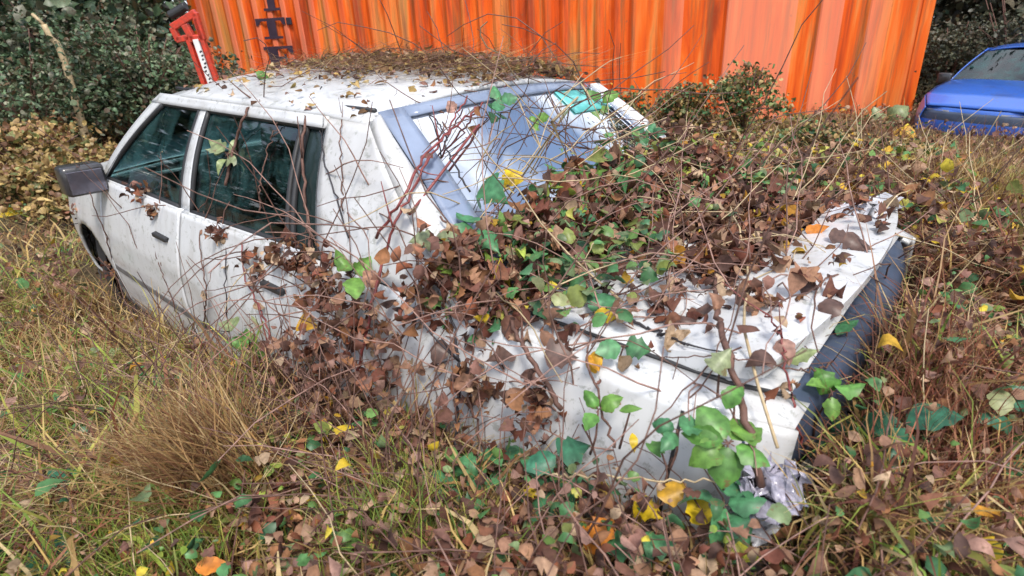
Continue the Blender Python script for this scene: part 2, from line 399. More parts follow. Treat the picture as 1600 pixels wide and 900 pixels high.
    for s in (1, -1):
        g = Acc(); t = np.linspace(0, .98, 20); g.tube(sidept(np.full(20, -2.06), t, s)+np.array([0, s*.004, 0]), .005, 5); X = np.linspace(-2.06, -1.80, 12); g.tube(sidept(X, .62+0*X, s)+np.array([0, s*.004, 0]), .004, 5); g.build('panel_gap', M['blackplastic'], body)
        g = Acc(); X = np.linspace(-2.21, -1.54, 16); g.tube(np.stack([X, s*(ip(X, BX, BW)-.095), ip(X, BX, BZ)+.011], -1), .006, 5); g.build('boot_seam', M['blackplastic'], body)
    # roof
    X, Y = np.meshgrid(np.linspace(-.985, .50, 34), np.linspace(-.605, .605, 30), indexing='ij')
    crown = .088*(1-(Y/.605)**2)**.75*(1-.25*((X+.25)/.75)**2) ; Zr = 1.338+crown-.03*sstep(.2, .5, X)-.012*sstep(-.75, -.98, X)
    r = Acc(); r.grid(np.stack([X, Y*(1-.05*sstep(.2, .5, X)), Zr], -1)); rf = r.build('roof', P, root, smooth=True, thick=.02)
    for s in (1, -1):
        g = Acc(); X = np.linspace(-.95, .42, 30); g.tube(np.stack([X, np.full(30, s*.545), np.full(30, 1.362)], -1), .007, 5)
        g.build('drip_rail', M['blackplastic'], rf, smooth=True)
    # rear screen : border band + glass
    def RW(a, b, off=0):      # a -1..1 across, b 0 bottom..1 top
        x = -1.475+.505*b-.075*(1-a*a); hw = .66-.105*b; z = .962+.392*b+.018*np.sin(np.pi*b)+.034*b*(1-a*a)
        return np.stack([x-off*.6, a*hw, z+off*.8], -1)
    def rwgrid(a0, a1, b0, b1, off, na=20, nb=14):
        A, B = np.meshgrid(np.linspace(a0, a1, na), np.linspace(b0, b1, nb), indexing='ij'); return RW(A, B, off)
    g = Acc(); g.grid(rwgrid(-.97, .97, .03, .97, 0)); w = g.build('rear_screen', M['rglass'], root, smooth=True)
    f = Acc()
    for a0, a1, b0, b1 in ((.86, 1.0, 0, 1), (-1.0, -.86, 0, 1), (-.86, .86, .93, 1), (-.86, .86, 0, .10)):
        f.grid(rwgrid(a0, a1, b0, b1, .006, 22 if a1-a0 > .5 else 5, 14 if b1-b0 > .5 else 4))
    f.build('screen_border', M['seal'], w, smooth=True, thick=.006)
    g = Acc(); g.grid(rwgrid(-.92, -.30, .74, .92, .004, 10, 4)); g.build('reflection_strip', M['teal'], w, smooth=True, thick=.003)  # teal reflection in the upper corner, painted on as a strip
    # windscreen
    A, B = np.meshgrid(np.linspace(-1, 1, 20), np.linspace(0, 1, 12), indexing='ij')
    g = Acc(); g.grid(np.stack([1.0-.53*B+.07*(1-A*A), A*(.75-.19*B), .945+.385*B+.03*(1-A*A)*(1-B)], -1)); w = g.build('windscreen', M['glass'], root, smooth=True)
    # bonnet
    X, Y = np.meshgrid(np.linspace(1.09, 2.13, 24), np.linspace(-1, 1, 26), indexing='ij')
    hw = ip(X, BX, BW)-.01; zb = ip(X, BX, BZ)
    g = Acc(); g.grid(np.stack([X, Y*hw, zb+.012+.045*(1-Y**4)*sstep(2.2, 1.6, X)], -1)); g.build('bonnet', bonnetmat, root, smooth=True, thick=.02)
    # boot lid
    X, Y = np.meshgrid(np.linspace(-2.20, -1.565, 20), np.linspace(-1, 1, 26), indexing='ij')
    hw = ip(X, BX, BW)-.10; zb = ip(X, BX, BZ)
    g = Acc(); g.grid(np.stack([X, Y*hw, zb+.008+.012*(1-Y**2)], -1)); bl = g.build('boot_lid', P, root, smooth=True, thick=.014)
    for s in (1, -1):
        g = Acc()
        X = np.linspace(-2.235, -1.52, 20); Z_ = ip(X, BX, BZ); W_ = ip(X, BX, BW)
        t = np.linspace(0, 1, 5)[None, :]; yy_ = (W_-.09)[:, None]*(1-t)+W_[:, None]*t
        g.grid(np.stack([X[:, None]+0*t, s*yy_, Z_[:, None]+.004*(1-t)], -1))
        g.build('wing_top', P, body, smooth=True, thick=.012)
    # spoiler: a swept lip with real thickness
    if spoiler:
        a = np.linspace(-1, 1, 41); k = np.linspace(0, 1, 12)
        A, K = np.meshgrid(a, k, indexing='ij')
        ch = .235-.045*np.abs(A)**3
        y = A*.655; xr = -2.225+.060*np.abs(A)**2.2; x = xr+ch*(1-K)
        zt = .985+.030*K**1.5+.012*np.sin(np.pi*K)-.012*np.abs(A)**4; zbm = zt-.014-.030*np.sin(np.pi*np.clip(K, .02, .98))**.5
        top = np.stack([x, y, zt], -1); bot = np.stack([x, y, zbm], -1)
        g = Acc(); g.grid(top); g.grid(bot[:, ::-1])
        g.grid(np.stack([top[:, -1], bot[:, -1]], 1)); g.grid(np.stack([bot[:, 0], top[:, 0]], 1)); g.grid(np.stack([top[0], bot[0]], 1)); g.grid(np.stack([top[-1], bot[-1]], 1))
        g.build('spoiler', P, bl, smooth=False, bevel=.0)
        for yy2 in (-.5, 0, .5):
            g = Acc(); g.box((-2.11, yy2, .962), (.05, .03, .018)); g.build('spoiler_foot', M['blackplastic'], bl)
    # bumpers : painted cover with a rubber top band
    def bump(sgn, xa, wdt, name):
        a = np.linspace(-1, 1, 45)
        def path(off, z):
            y = a*(wdt+off*.3); xx = xa+sgn*off-sgn*(.13*np.abs(a)**3.6)
            return np.stack([xx, y, np.full_like(y, z)], -1)
        c = Acc(); rows = [path(.0, .62), path(.03, .66), path(.05, .58), path(.06, .50), path(.05, .40), path(.03, .30)]
        c.grid(np.stack(rows, 1)); cc = c.build(name, P, root, smooth=True, thick=.012)
        a = a*(.925 if sgn < 0 else .97); b = Acc(); zt = .905 if sgn < 0 else .64
        rows = [path(-.03, zt+.002), path(.02, zt+.006), path(.046, zt-.004), path(.056, zt-.03), path(.056, zt-.14), path(.03, zt-.25)]
        b.grid(np.stack(rows, 1)); b.build('rubber_band', M['rubber'], cc, smooth=True, thick=.012)
    bump(-1, -2.205, .765, 'rear_bumper'); bump(1, 2.12, .64, 'front_bumper')
    # lamps
    for s in (1, -1):
        g = Acc(); P_ = np.array([[[rear_x(y)-.008, s*y, z] for z in np.linspace(.72, .88, 4)] for y in np.linspace(.42, .66, 6)]); g.grid(P_); g.build('tail_light', M['lamp'], root, thick=.012)
        g = Acc(); P_ = np.array([[[2.18-.10*(y/.6)**2.2-.02*z, s*y, z] for z in np.linspace(.53, .66, 4)] for y in np.linspace(.28, .56, 6)]); g.grid(P_); g.build('headlight', M['clear'], root, thick=.012)
        wheel(root, 1.36, s); wheel(root, -1.42, s)
        g = Acc(); c = np.array([.93, s*.865, .955]); g.box(c, (.06, .088, .070)); g.box(c+np.array([.03, -s*.09, -.03]), (.03, .03, .02))
        mm = g.build('door_mirror', M['housing'], root, bevel=.045, smooth=True)
        g = Acc(); g.box(c+np.array([-.066, 0, -.004]), (.004, .073, .052), (0, .08, 0)); g.build('mirror_glass', M['mirror'], mm, bevel=.003)
    # floor, arches, seats, dash, wheel
    g = Acc(); g.box((0, 0, .24), (2.0, .70, .02)); g.box((1.5, 0, .42), (.52, .44, .2)); g.box((-1.75, 0, .42), (.4, .44, .2)); g.box((-1.33, 0, .88), (.20, .62, .012)); g.build('floor_pan', M['blackplastic'], root)
    for s in (1, -1):
        g = Acc(); g.box((.25, s*.36, .50), (.25, .24, .07), (0, -.12, 0)); g.box((-.05, s*.36, .80), (.07, .23, .30), (0, -.22, 0)); g.box((-.14, s*.36, 1.17), (.05, .13, .08), (0, -.2, 0))
        g.build('front_seat', M['fabric'], root, bevel=.04, smooth=True)
    g = Acc(); g.box((-.65, 0, .50), (.25, .62, .08)); g.box((-.98, 0, .78), (.07, .62, .28), (0, -.35, 0)); g.build('rear_seat', M['fabric'], root, bevel=.04, smooth=True)
    g = Acc(); g.box((.85, 0, .80), (.16, .70, .10)); g.build('dashboard', M['blackplastic'], root, bevel=.03)
    a = np.linspace(0, 2*np.pi, 25); g = Acc(); g.tube(np.stack([.60-.07*np.sin(a), .36+.18*np.cos(a), .86+.16*np.sin(a)], -1), .012, 6, cap=False); g.tube([(.60, .2, .86), (.60, .52, .86)], .012, 5); g.build('steering_wheel', M['blackplastic'], root, smooth=True)
    return root
wc = empty('abandoned_car', (0, 0, 0), 0, 'abandoned white saloon car buried under brambles and dead leaves in front of the orange container', 'car')
build_car(wc, M['white'], M['white'])

# ---------------------------------------------------------------- raycasting for placement on real surfaces
bpy.context.view_layer.update()
bv, bf = [], []; nb = 0
for o in [ground]+[c for c in wc.children_recursive if c.type == 'MESH' and not c.name.startswith(('front_seat', 'floor', 'steering', 'dash'))]:
    me = o.data; V = np.empty(len(me.vertices)*3); me.vertices.foreach_get('co', V); V = V.reshape(-1, 3)
    for v in V: bv.append(tuple(v))
    for p in me.polygons: bf.append([i+nb for i in p.vertices])
    nb += len(V)
BVH = BVHTree.FromPolygons(bv, bf)
def hit(px, py, up=0.0):
    """surface point seen at a pixel of the photo, raised by up metres towards the eye"""
    d = pdir(px, py); h = BVH.ray_cast(Vector(CAM_P), Vector(d), 60)
    if h[0] is None: return np.array(CAM_P+d*10), np.array([0, 0, 1.])
    n = np.array(h[1]); n = n if n@d < 0 else -n
    return np.array(h[0])-d*up, n
def drop(x, y):
    """top surface height below (x,y)"""
    h = BVH.ray_cast(Vector((x, y, 3)), Vector((0, 0, -1)), 10)
    return (h[0].z, np.array(h[1])) if h[0] is not None else (0, np.array([0, 0, 1.]))

# ---------------------------------------------------------------- leaf shapes
def leaf_template(kind='ovate', nl=9, nw=5, seed=0):
    rg = np.random.default_rng(seed)
    t = np.linspace(0, 1, nl)
    if kind == 'ovate': w = .36*np.sin(np.pi*t**.75)**.8*(1+.10*np.cos(t*44))
    elif kind == 'lobed':
        w = np.interp(t, [0, .1, .22, .36, .5, .64, .8, 1], [.04, .36, .50, .27, .42, .22, .13, 0])
    else: w = .22*np.sin(np.pi*t**.9)
    w[0] = .01; w[-1] = .0
    v = np.linspace(-1, 1, nw); T, Vv = np.meshgrid(t, v, indexing='ij')
    X = T-.06*np.abs(Vv)*(kind == 'lobed'); Y = Vv*w[:, None]; Z = -.22*Y*Y/.13*.4+.10*np.sin(T*3)-.10*T*T
    Z = Z+.05*np.abs(Vv)*(w[:, None]/.4)
    return np.stack([X, Y, Z], -1).reshape(-1, 3), gridF(nl, nw)
LT = {k: leaf_template(k, *d) for k, d in dict(ovate=(11, 5), lobed=(13, 5), narrow=(7, 3)).items()}
LT_NW = dict(ovate=5, lobed=5, narrow=3)
LTs = {'ovate': leaf_template('ovate', 5, 3), 'lobed': leaf_template('lobed', 9, 3), 'narrow': leaf_template('narrow', 4, 3)}
def rots(n, rg, tilt=1.0, nrm=None):
    """random frames whose z is near nrm"""
    z = rg.normal(size=(n, 3))*tilt*.5+(np.array([0, 0, 1.]) if nrm is None else nrm); z /= np.linalg.norm(z, axis=1, keepdims=True)
    a = rg.normal(size=(n, 3)); x = np.cross(a, z); x /= np.linalg.norm(x, axis=1, keepdims=True); y = np.cross(z, x)
    return np.stack([x, y, z], -1)     # columns
def bake(tmpl, pos, rot, size, col, rg, curl=.8):
    V, F = tmpl; n = len(pos); k = len(V)
    c = rg.uniform(-curl, curl, (n, 1)); P = np.repeat(V[None], n, 0).copy()
    P[..., 2] += c*(P[..., 0]-.5)**2*1.6+rg.uniform(-curl, curl, (n, 1))*P[..., 1]**2*2.2
    P[..., 1] *= rg.uniform(.75, 1.2, (n, 1))
    P[..., 0] -= .5
    W = np.einsum('nij,nkj->nki', rot, P)*np.broadcast_to(size, (n,))[:, None, None]+pos[:, None]
    FF = (F[None]+(np.arange(n)*k)[:, None, None]).reshape(-1, F.shape[1])
    return W.reshape(-1, 3), FF, np.repeat(col, k, 0)
PAL_BROWN = np.array([(.17,.08,.055), (.26,.14,.09), (.13,.065,.05), (.36,.22,.14), (.22,.11,.085), (.44,.31,.20), (.09,.05,.04), (.28,.13,.06), (.33,.19,.15)])
PAL_DRYGRASS = np.array([(.54,.38,.16), (.44,.28,.11), (.60,.46,.24), (.34,.20,.08), (.48,.36,.13), (.24,.13,.06), (.56,.38,.13)])
PAL_GREENGRASS = np.array([(.20,.30,.05), (.28,.35,.06), (.12,.20,.04), (.42,.40,.09), (.22,.25,.07)])
PAL_RED = np.array([(.24,.085,.045), (.17,.06,.04), (.28,.12,.07), (.12,.05,.035), (.32,.17,.10)])
PAL_GREEN = np.array([(.07,.19,.07), (.10,.24,.08), (.05,.14,.06), (.14,.26,.07), (.16,.22,.10)])
PAL_WOOD = np.array([(.07,.12,.06), (.09,.15,.075), (.045,.075,.045), (.13,.17,.095), (.14,.14,.095)])
G_OL = np.array([(.20,.24,.06), (.26,.28,.12)])
PAL_YEL = np.array([(.60,.42,.03), (.55,.33,.04), (.62,.50,.06), (.50,.24,.03)])
def pick(pal, n, rg, jit=.18):
    return np.clip(pal[rg.integers(0, len(pal), n)]*(1+rg.normal(size=(n, 1))*jit), .003, .9)
def merge(name, parts, mat, **kw):
    V, F, C, b = [], [], [], 0
    for v, f, c in parts:
        V.append(v); F.append(f+b); C.append(c); b += len(v)
    shp = {}
    for f in F: shp.setdefault(f.shape[1], []).append(f)
    return rawmesh(name, np.concatenate(V), [np.concatenate(x) for x in shp.values()], mat, col=np.concatenate(C), **kw)

# ---------------------------------------------------------------- grass blades
def blades(P, L, Wd, az, lean, bend, col, seg=4, wob=.9):
    n = len(P); t = np.linspace(0, 1, seg+1)[None]
    th = lean[:, None]+bend[:, None]*t                      # angle from vertical along the blade
    ds = L[:, None]/seg
    azt = az[:, None]+wob*R0.normal(size=(n, 1))*t+wob*.6*np.cumsum(R0.normal(size=(n, seg+1)), 1)/seg; hs = np.sin(th[:, :-1])*ds
    hx = np.concatenate([np.zeros((n, 1)), np.cumsum(hs*np.cos(azt[:, :-1]), 1)], 1); hy = np.concatenate([np.zeros((n, 1)), np.cumsum(hs*np.sin(azt[:, :-1]), 1)], 1)
    th = th+0*t
    z = np.concatenate([np.zeros((n, 1)), np.cumsum(np.cos(th[:, :-1])*ds, 1)], 1)
    C = P[:, None]+np.stack([hx, hy, z], -1)
    C[..., 2] = np.maximum(C[..., 2], P[:, 2:3]+.004)
    az2 = az+R0.uniform(-1.2, 1.2, n); side = np.stack([-np.sin(az2), np.cos(az2), np.zeros(n)], -1)[:, None]
    w = Wd[:, None, None]*(1-t[..., None]**1.6*.9)*.5
    V = np.stack([C-side*w, C+side*w], 2)                   # n, seg+1, 2, 3
    k = (seg+1)*2
    f = np.array([[2*i, 2*i+1, 2*i+3, 2*i+2] for i in range(seg)])
    F = (f[None]+(np.arange(n)*k)[:, None, None]).reshape(-1, 4)
    return V.reshape(-1, 3), F, np.repeat(col, k, 0)
def incar(x, y, m=0.0):
    return (np.abs(y) < .83-m) & (x > -2.28+m) & (x < 2.05-m)
def view_points(n, rg, rmax, pw=1.0, spread=1.02, r0=.25):
    """ground positions in a fan in front of the eye (a little wider than the view)"""
    a = np.radians(-50.08)+rg.uniform(-spread, spread, n); r = r0+rmax*rg.uniform(0, 1, n)**pw
    return -2.404+r*np.cos(a), 1.65+r*np.sin(a)
def fnoise(x, y, s=1.0, o=0.0):
    return .5+.25*(np.sin(2.1*s*x+1.3*s*y+o)+np.sin(3.7*s*y-1.9*s*x+2*o+1)*.7+np.sin(5.3*s*x+4.1*s*y+o*3)*.5)/1.1
def grass_field(n, rmax, pw, Lr, Wr, seed, hscale=1.0):
    rg = np.random.default_rng(seed)
    x, y = view_points(n, rg, rmax, pw)
    k = ~incar(x, y); x, y = x[k], y[k]
    # keep a clear ring right under the lens
    d = np.hypot(x+2.404, y-1.65); k = d > .42; x, y, d = x[k], y[k], d[k]
    n = len(x); z = gh(x, y)
    right = sstep(.2, -1.8, x)*sstep(1.0, -.6, y)             # reddish leaf-strewn side behind the car
    g = fnoise(x, y, 1.3, .7)+.34*sstep(-1.8, -.6, x)*sstep(.9, 1.5, y)-.22*right
    dry = pick(PAL_DRYGRASS, n, rg); gr = pick(PAL_GREENGRASS, n, rg); rd = pick(PAL_RED, n, rg)
    u = rg.uniform(size=n)
    col = np.where((u < np.clip(g-.28, .03, .75))[:, None], gr, dry)
    u2 = rg.uniform(size=n); col = np.where((u2 < .26+.48*right)[:, None], rd, col)
    clump = .55+.9*fnoise(x, y, 3.1, 2.0)**2
    L = rg.uniform(*Lr, n)*clump*hscale
    L *= np.where(d < 1.1, .6, 1)*np.where((y > .78) & (x > -.9) & (x < .9), 1.2, 1)
    return blades(np.stack([x, y, z-.01], -1), L, rg.uniform(*Wr, n)*rg.choice([.7, 1, 1.8], n), rg.uniform(0, 2*np.pi, n), rg.uniform(.0, 1.0, n), rg.uniform(.2, 3.0, n), col)
g1 = grass_field(80000, 4.2, .75, (.10, .34), (.002, .0055), 11)
g2 = grass_field(60000, 14, .8, (.15, .42), (.004, .012), 12)
tag(merge('dry_grass', [g1, g2], M['grass']), 'tangled dry tan and olive grass covering the ground around the cars', 'grass', kind='stuff')
# long straw lying over the thatch
rg = np.random.default_rng(21)
x, y = view_points(7500, rg, 6, .7); k = (~incar(x, y)) & (np.hypot(x+2.404, y-1.65) > 1.25); x, y = x[k], y[k]; n = len(x)
st = blades(np.stack([x, y, gh(x, y)+rg.uniform(.02, .16, n)], -1), rg.uniform(.12, .45, n), rg.uniform(.0015, .0038, n), rg.uniform(0, 6.28, n), rg.uniform(.8, 1.4, n), rg.uniform(-.3, 1.2, n), pick(np.array([(.58,.44,.24), (.5,.36,.18), (.40,.25,.13)]), n, rg), 5)
tag(merge('loose_straw', [st], M['grass']), 'long pale straw stalks lying loose over the matted grass', 'straw', kind='stuff')

# ---------------------------------------------------------------- leaf litter on the ground
def litter(n, rmax, pw, seed, sz, tm='s'):
    rg = np.random.default_rng(seed); x, y = view_points(n, rg, rmax, pw)
    right = sstep(.6, -1.2, x)*sstep(.9, -.5, y); k = (~incar(x, y)) & (np.hypot(x+2.404, y-1.65) > .5) & (rg.uniform(size=n) < .22+.5*right) 
    x, y = x[k], y[k]; n = len(x); out_ = []
    z = gh(x, y)+rg.uniform(.0, .17, n)
    c = pick(PAL_BROWN, n, rg); yl = rg.uniform(size=n) < .045; c[yl] = pick(PAL_YEL, yl.sum(), rg); gl = rg.uniform(size=n) < .10; c[gl] = pick(PAL_GREEN, gl.sum(), rg)
    T = rg.integers(0, 3, n)
    for i, kd in enumerate(('ovate', 'lobed', 'ovate')):
        m = T == i; out_.append(bake(LTs[kd], np.stack([x, y, z], -1)[m], rots(m.sum(), rg, 1.0), (rg.uniform(*sz, m.sum())*np.clip(np.hypot(x+2.404, y-1.65)/2.2, .55, 1)[m]), c[m], rg, 1.6))
    return out_
tag(merge('leaf_litter', litter(30000, 4.5, .75, 31, (.015, .055))+litter(30000, 13, .8, 32, (.03, .085)), M['dry']), 'brown dead leaves scattered through the grass', 'leaf litter', kind='stuff')

# ---------------------------------------------------------------- litter lying on the car
rg = np.random.default_rng(41)
def on_car(n, xr, yr, dens, rg, lift=(.0, .03)):
    x = rg.uniform(*xr, n); y = rg.uniform(*yr, n); k = rg.uniform(size=n) < dens(x, y); x, y = x[k], y[k]
    z = np.empty(len(x)); nn = np.empty((len(x), 3))
    for i in range(len(x)):
        z[i], nn[i] = drop(x[i], y[i])
    nn[nn[:, 2] < 0] *= -1
    P = np.stack([x, y, z+rg.uniform(*lift, len(x))], -1)
    ok = z > .6; return P[ok], nn[ok]
def dens_boot(x, y):
    # thick against the rear screen and on the far side, sparse towards the near wing and the spoiler
    d = 1.0*sstep(-1.78, -1.50, x+.0*y-.10*(y < 0))+.95*sstep(-.05, -.55, y)*sstep(-2.02, -1.85, x)
    d = d+.34*(fnoise(x, y, 5.5, 1.1) > .52)*sstep(-2.02, -1.9, x)+.10
    d = d*(1-.8*sstep(-1.54, -1.66, x)*sstep(.05, .35, y)*(fnoise(x, y, 4.2, 2.2) > .45))
    d = d+.75*sstep(-1.97, -1.94, x)*sstep(-1.80, -1.86, x)*sstep(.45, .1, y)
    d = np.where(x < -1.965, .02+.16*(fnoise(x, y, 6, .3) > .72), d)
    return np.clip(d, 0, 1)
P1, N1 = on_car(9000, (-2.2, -1.40), (-.82, .80), dens_boot, rg, (.0, .06))
pile = sstep(-1.8, -1.5, P1[:, 0])*.11*fnoise(P1[:, 0], P1[:, 1], 4, .2); P1[:, 2] += pile*rg.uniform(0, 1, len(P1))
n = len(P1); c = pick(np.concatenate([PAL_BROWN, PAL_RED]), n, rg, .25); q_ = rg.uniform(size=n) < .20*sstep(-1.75, -1.55, P1[:, 0]); c[q_] = pick(np.concatenate([PAL_GREEN, PAL_GREENGRASS]), q_.sum(), rg); q_ = rg.uniform(size=n) < .03; c[q_] = pick(PAL_YEL*.8, q_.sum(), rg)
parts = [bake(LTs['ovate'], P1[::2], rots(len(P1[::2]), rg, .75, N1[::2]), rg.uniform(.1, 1, len(P1[::2]))**1.5*.05+.008, c[::2], rg, 1.9), bake(LTs['lobed'], P1[1::2], rots(len(P1[1::2]), rg, .75, N1[1::2]), rg.uniform(.1, 1, len(P1[1::2]))**1.5*.055+.008, c[1::2], rg, 1.9)]
# on the screen's lower edge
def dens_scr(x, y): return .9*sstep(-1.38, -1.46, x+.02*np.sin(9*y))
P2, N2 = on_car(1500, (-1.5, -1.2), (-.66, .55), dens_scr, rg, (.0, .03)); parts.append(bake(LTs['ovate'], P2, rots(len(P2), rg, .8, N2), rg.uniform(.02, .05, len(P2)), pick(PAL_BROWN, len(P2), rg), rg, 1.2))
tag(merge('leaf_litter', parts, M['dry']), 'thick curled brown leaves heaped on the boot lid against the rear screen', 'leaf litter', kind='stuff')
# roof thatch : leaves and twigs
def dens_roof(x, y): return np.clip(1.0*sstep(.42, .0, y+.12*np.sin(5*x))+.10, 0, 1)
P3, N3 = on_car(3000, (-.98, .48), (-.62, .6), dens_roof, rg, (.0, .03)); P3[:, 2] += .05*sstep(.2, -.3, P3[:, 1])*rg.uniform(0, 1, len(P3)); n = len(P3)
parts = [bake(LTs['ovate'], P3, rots(n, rg, .7, N3), rg.uniform(.015, .045, n), pick(np.concatenate([PAL_BROWN, PAL_DRYGRASS*.8]), n, rg, .2), rg, 1.2)]
P4, N4 = on_car(3800, (-.98, .48), (-.62, .55), dens_roof, rg, (.0, .05)); P4[:, 2] += .05*sstep(.2, -.3, P4[:, 1])*rg.uniform(0, 1, len(P4)); n = len(P4)
parts.append(blades(P4, rg.uniform(.08, .38, n), rg.uniform(.002, .005, n), rg.normal(3.3, .8, n), rg.uniform(1.3, 1.6, n), rg.uniform(-.15, .2, n), pick(np.concatenate([PAL_BROWN, PAL_RED, PAL_DRYGRASS]), n, rg), 4))
tag(merge('leaf_litter', parts, M['dry']), 'mat of dead leaves and fine twigs lying on the car roof', 'leaf litter', kind='stuff')

# litter packed in front of the spoiler
rg = np.random.default_rng(69); P6, N6 = on_car(1900, (-1.955, -1.60), (-.80, .30), lambda x, y: np.clip(.95*sstep(.28, -.05, y)*(1-.35*(fnoise(x, y, 5, 1) > .55)), 0, 1), rg, (.0, .035)); n = len(P6)
P6[:, 2] = np.minimum(P6[:, 2], .965+.03*rg.uniform(0, 1, n)+.02*(P6[:, 0] > -1.85))
tag(merge('leaf_litter', [bake(LTs['ovate'], P6, rots(n, rg, .8, N6), rg.uniform(.1, 1, n)**1.4*.05+.01, pick(np.concatenate([PAL_BROWN*.75, PAL_RED]), n, rg, .25), rg, 1.8)], M['dry']), 'dark leaf litter packed on the boot lid in front of the spoiler', 'leaf litter', kind='stuff')
# live bramble leaves growing through the heap
rg = np.random.default_rng(63); P5, N5 = on_car(620, (-1.85, -1.36), (-.8, .75), lambda x, y: (fnoise(x, y, 3.3, 5) > .5)*.9, rg, (.05, .13)); n = len(P5)
tag(merge('bramble_leaves', [bake(LT['ovate'], P5, rots(n, rg, .9), rg.uniform(.02, .06, n), pick(np.concatenate([PAL_GREEN, PAL_GREEN, G_OL]), n, rg), rg, .6)], M['leaf']), 'live green bramble leaves growing through the leaf heap on the boot', 'bramble leaves', kind='stuff')
# mixed leaf carpet beyond the white car
rg = np.random.default_rng(62); n = 9000; x = rg.uniform(-2.9, 2.2, n); y = -.86-rg.uniform(0, 1, n)**1.3*4.5; k = ~incar(x, y); x, y = x[k], y[k]; n = len(x)
c = pick(PAL_BROWN, n, rg, .25); u_ = rg.uniform(size=n)+.25*(fnoise(x, y, 2.2, 3)-.5); c[u_ < .30] = pick(np.concatenate([PAL_GREEN, PAL_GREENGRASS]), (u_ < .30).sum(), rg); c[u_ > .90] = pick(PAL_YEL*.85, (u_ > .90).sum(), rg)
Pc = np.stack([x, y, gh(x, y)+rg.uniform(.03, .26, n)], -1); h_ = n//2
tag(merge('leaf_litter', [bake(LTs['lobed'], Pc[:h_], rots(h_, rg, 1.1), rg.uniform(.025, .075, h_), c[:h_], rg, 1.2), bake(LTs['ovate'], Pc[h_:], rots(n-h_, rg, 1.1), rg.uniform(.02, .07, n-h_), c[h_:], rg, 1.2)], M['dry']), 'mixed carpet of brown, green and yellow leaves between the white car and the container', 'leaf litter', kind='stuff')
# leaves matted on the bank under the near rear corner
n = 5200; x = rg.uniform(-2.75, -.9, n); y = rg.uniform(.85, 1.35, n); b2 = n//3; x[:b2] = rg.uniform(-2.9, -2.28, b2); y[:b2] = rg.uniform(-1.2, 1.1, b2); n = len(x)
c = pick(np.concatenate([PAL_BROWN, PAL_RED]), n, rg, .25); g_ = rg.uniform(size=n) < .12; c[g_] = pick(PAL_GREEN, g_.sum(), rg); d_ = np.hypot(x+2.404, y-1.65) > .5; x, y, c = x[d_], y[d_], c[d_]; n = len(x)
tag(merge('leaf_litter', [bake(LTs['ovate'], np.stack([x, y, gh(x, y)+rg.uniform(.0, .13, n)], -1), rots(n, rg, 1.1), rg.uniform(.015, .045, n), c, rg, 1.3)], M['dry']), 'brown leaves matted on the bank under the near rear corner of the white car', 'leaf litter', kind='stuff')
rg = np.random.default_rng(75); x, y = view_points(900, rg, 2.6, .8); k = (~incar(x, y, -.03)) & (np.hypot(x+2.404, y-1.65) > .75) & (fnoise(x, y, 3.4, 6) > .52); x, y = x[k], y[k]; n = len(x)
c = pick(np.concatenate([PAL_GREEN, G_OL, PAL_GREEN]), n, rg); q_ = rg.uniform(size=n) < .16; c[q_] = pick(PAL_YEL, q_.sum(), rg)
tag(merge('bramble_leaves', [bake(LT['ovate'], np.stack([x, y, gh(x, y)+rg.uniform(.05, .2, n)], -1), rots(n, rg, .9), rg.uniform(.02, .055, n), c, rg, .7)], M['leaf']), 'green and yellow bramble leaves low in the foreground grass', 'bramble leaves', kind='stuff')
# low green and olive weeds between the grass
rg = np.random.default_rng(61); x, y = view_points(15000, rg, 7, .8); k = (~incar(x, y)) & (np.hypot(x+2.404, y-1.65) > .6); x, y = x[k], y[k]
k = fnoise(x, y, 2.7, 4) > .5+.12*sstep(.2, -1.8, x)*sstep(1.0, -.6, y); x, y = x[k], y[k]; n = len(x)
tag(merge('low_weeds', [bake(LTs['ovate'], np.stack([x, y, gh(x, y)+rg.uniform(.02, .16, n)], -1), rots(n, rg, 1.2), rg.uniform(.010, .032, n), pick(np.concatenate([PAL_GREENGRASS, PAL_GREEN, PAL_YEL[:2]*.6]), n, rg), rg)], M['leaf']), 'low green and olive weeds between the grass stems', 'weeds', kind='stuff')
# heaps of dead bramble leaves hanging against the near side of the car
parts = []
for i, (a, b, r_, m_) in enumerate([(505,445,.07,90), (560,500,.11,170), (500,560,.12,170), (600,560,.12,150), (655,470,.09,100), (740,600,.06,60), (450,600,.12,240), (560,620,.13,200), (690,410,.08,120), (840,640,.06,60), (1180,470,.05,30), (1000,175,.09,150), (1035,225,.10,190), (960,130,.06,80), (1060,260,.10,160), (400,420,.05,25), (240,330,.03,22), (340,365,.03,26), (430,395,.04,40), (180,420,.06,50), (120,330,.04,20), (470,405,.05,60), (220,300,.05,40)]):
    c0, _ = hit(a, b, .05); rr_ = r_
    P = c0+rg.normal(size=(m_, 3))*rr_*.55; parts.append(bake(LTs['lobed' if i % 2 else 'ovate'], P, rots(m_, rg, 1.6), rg.uniform(.014, .05, m_), pick(np.concatenate([PAL_BROWN, PAL_RED]), m_, rg, .25), rg, 1.3))
tag(merge('dead_bramble_leaves', parts, M['dry']), 'curled dead bramble leaves hanging against the near side of the white car', 'dead leaves', kind='stuff')

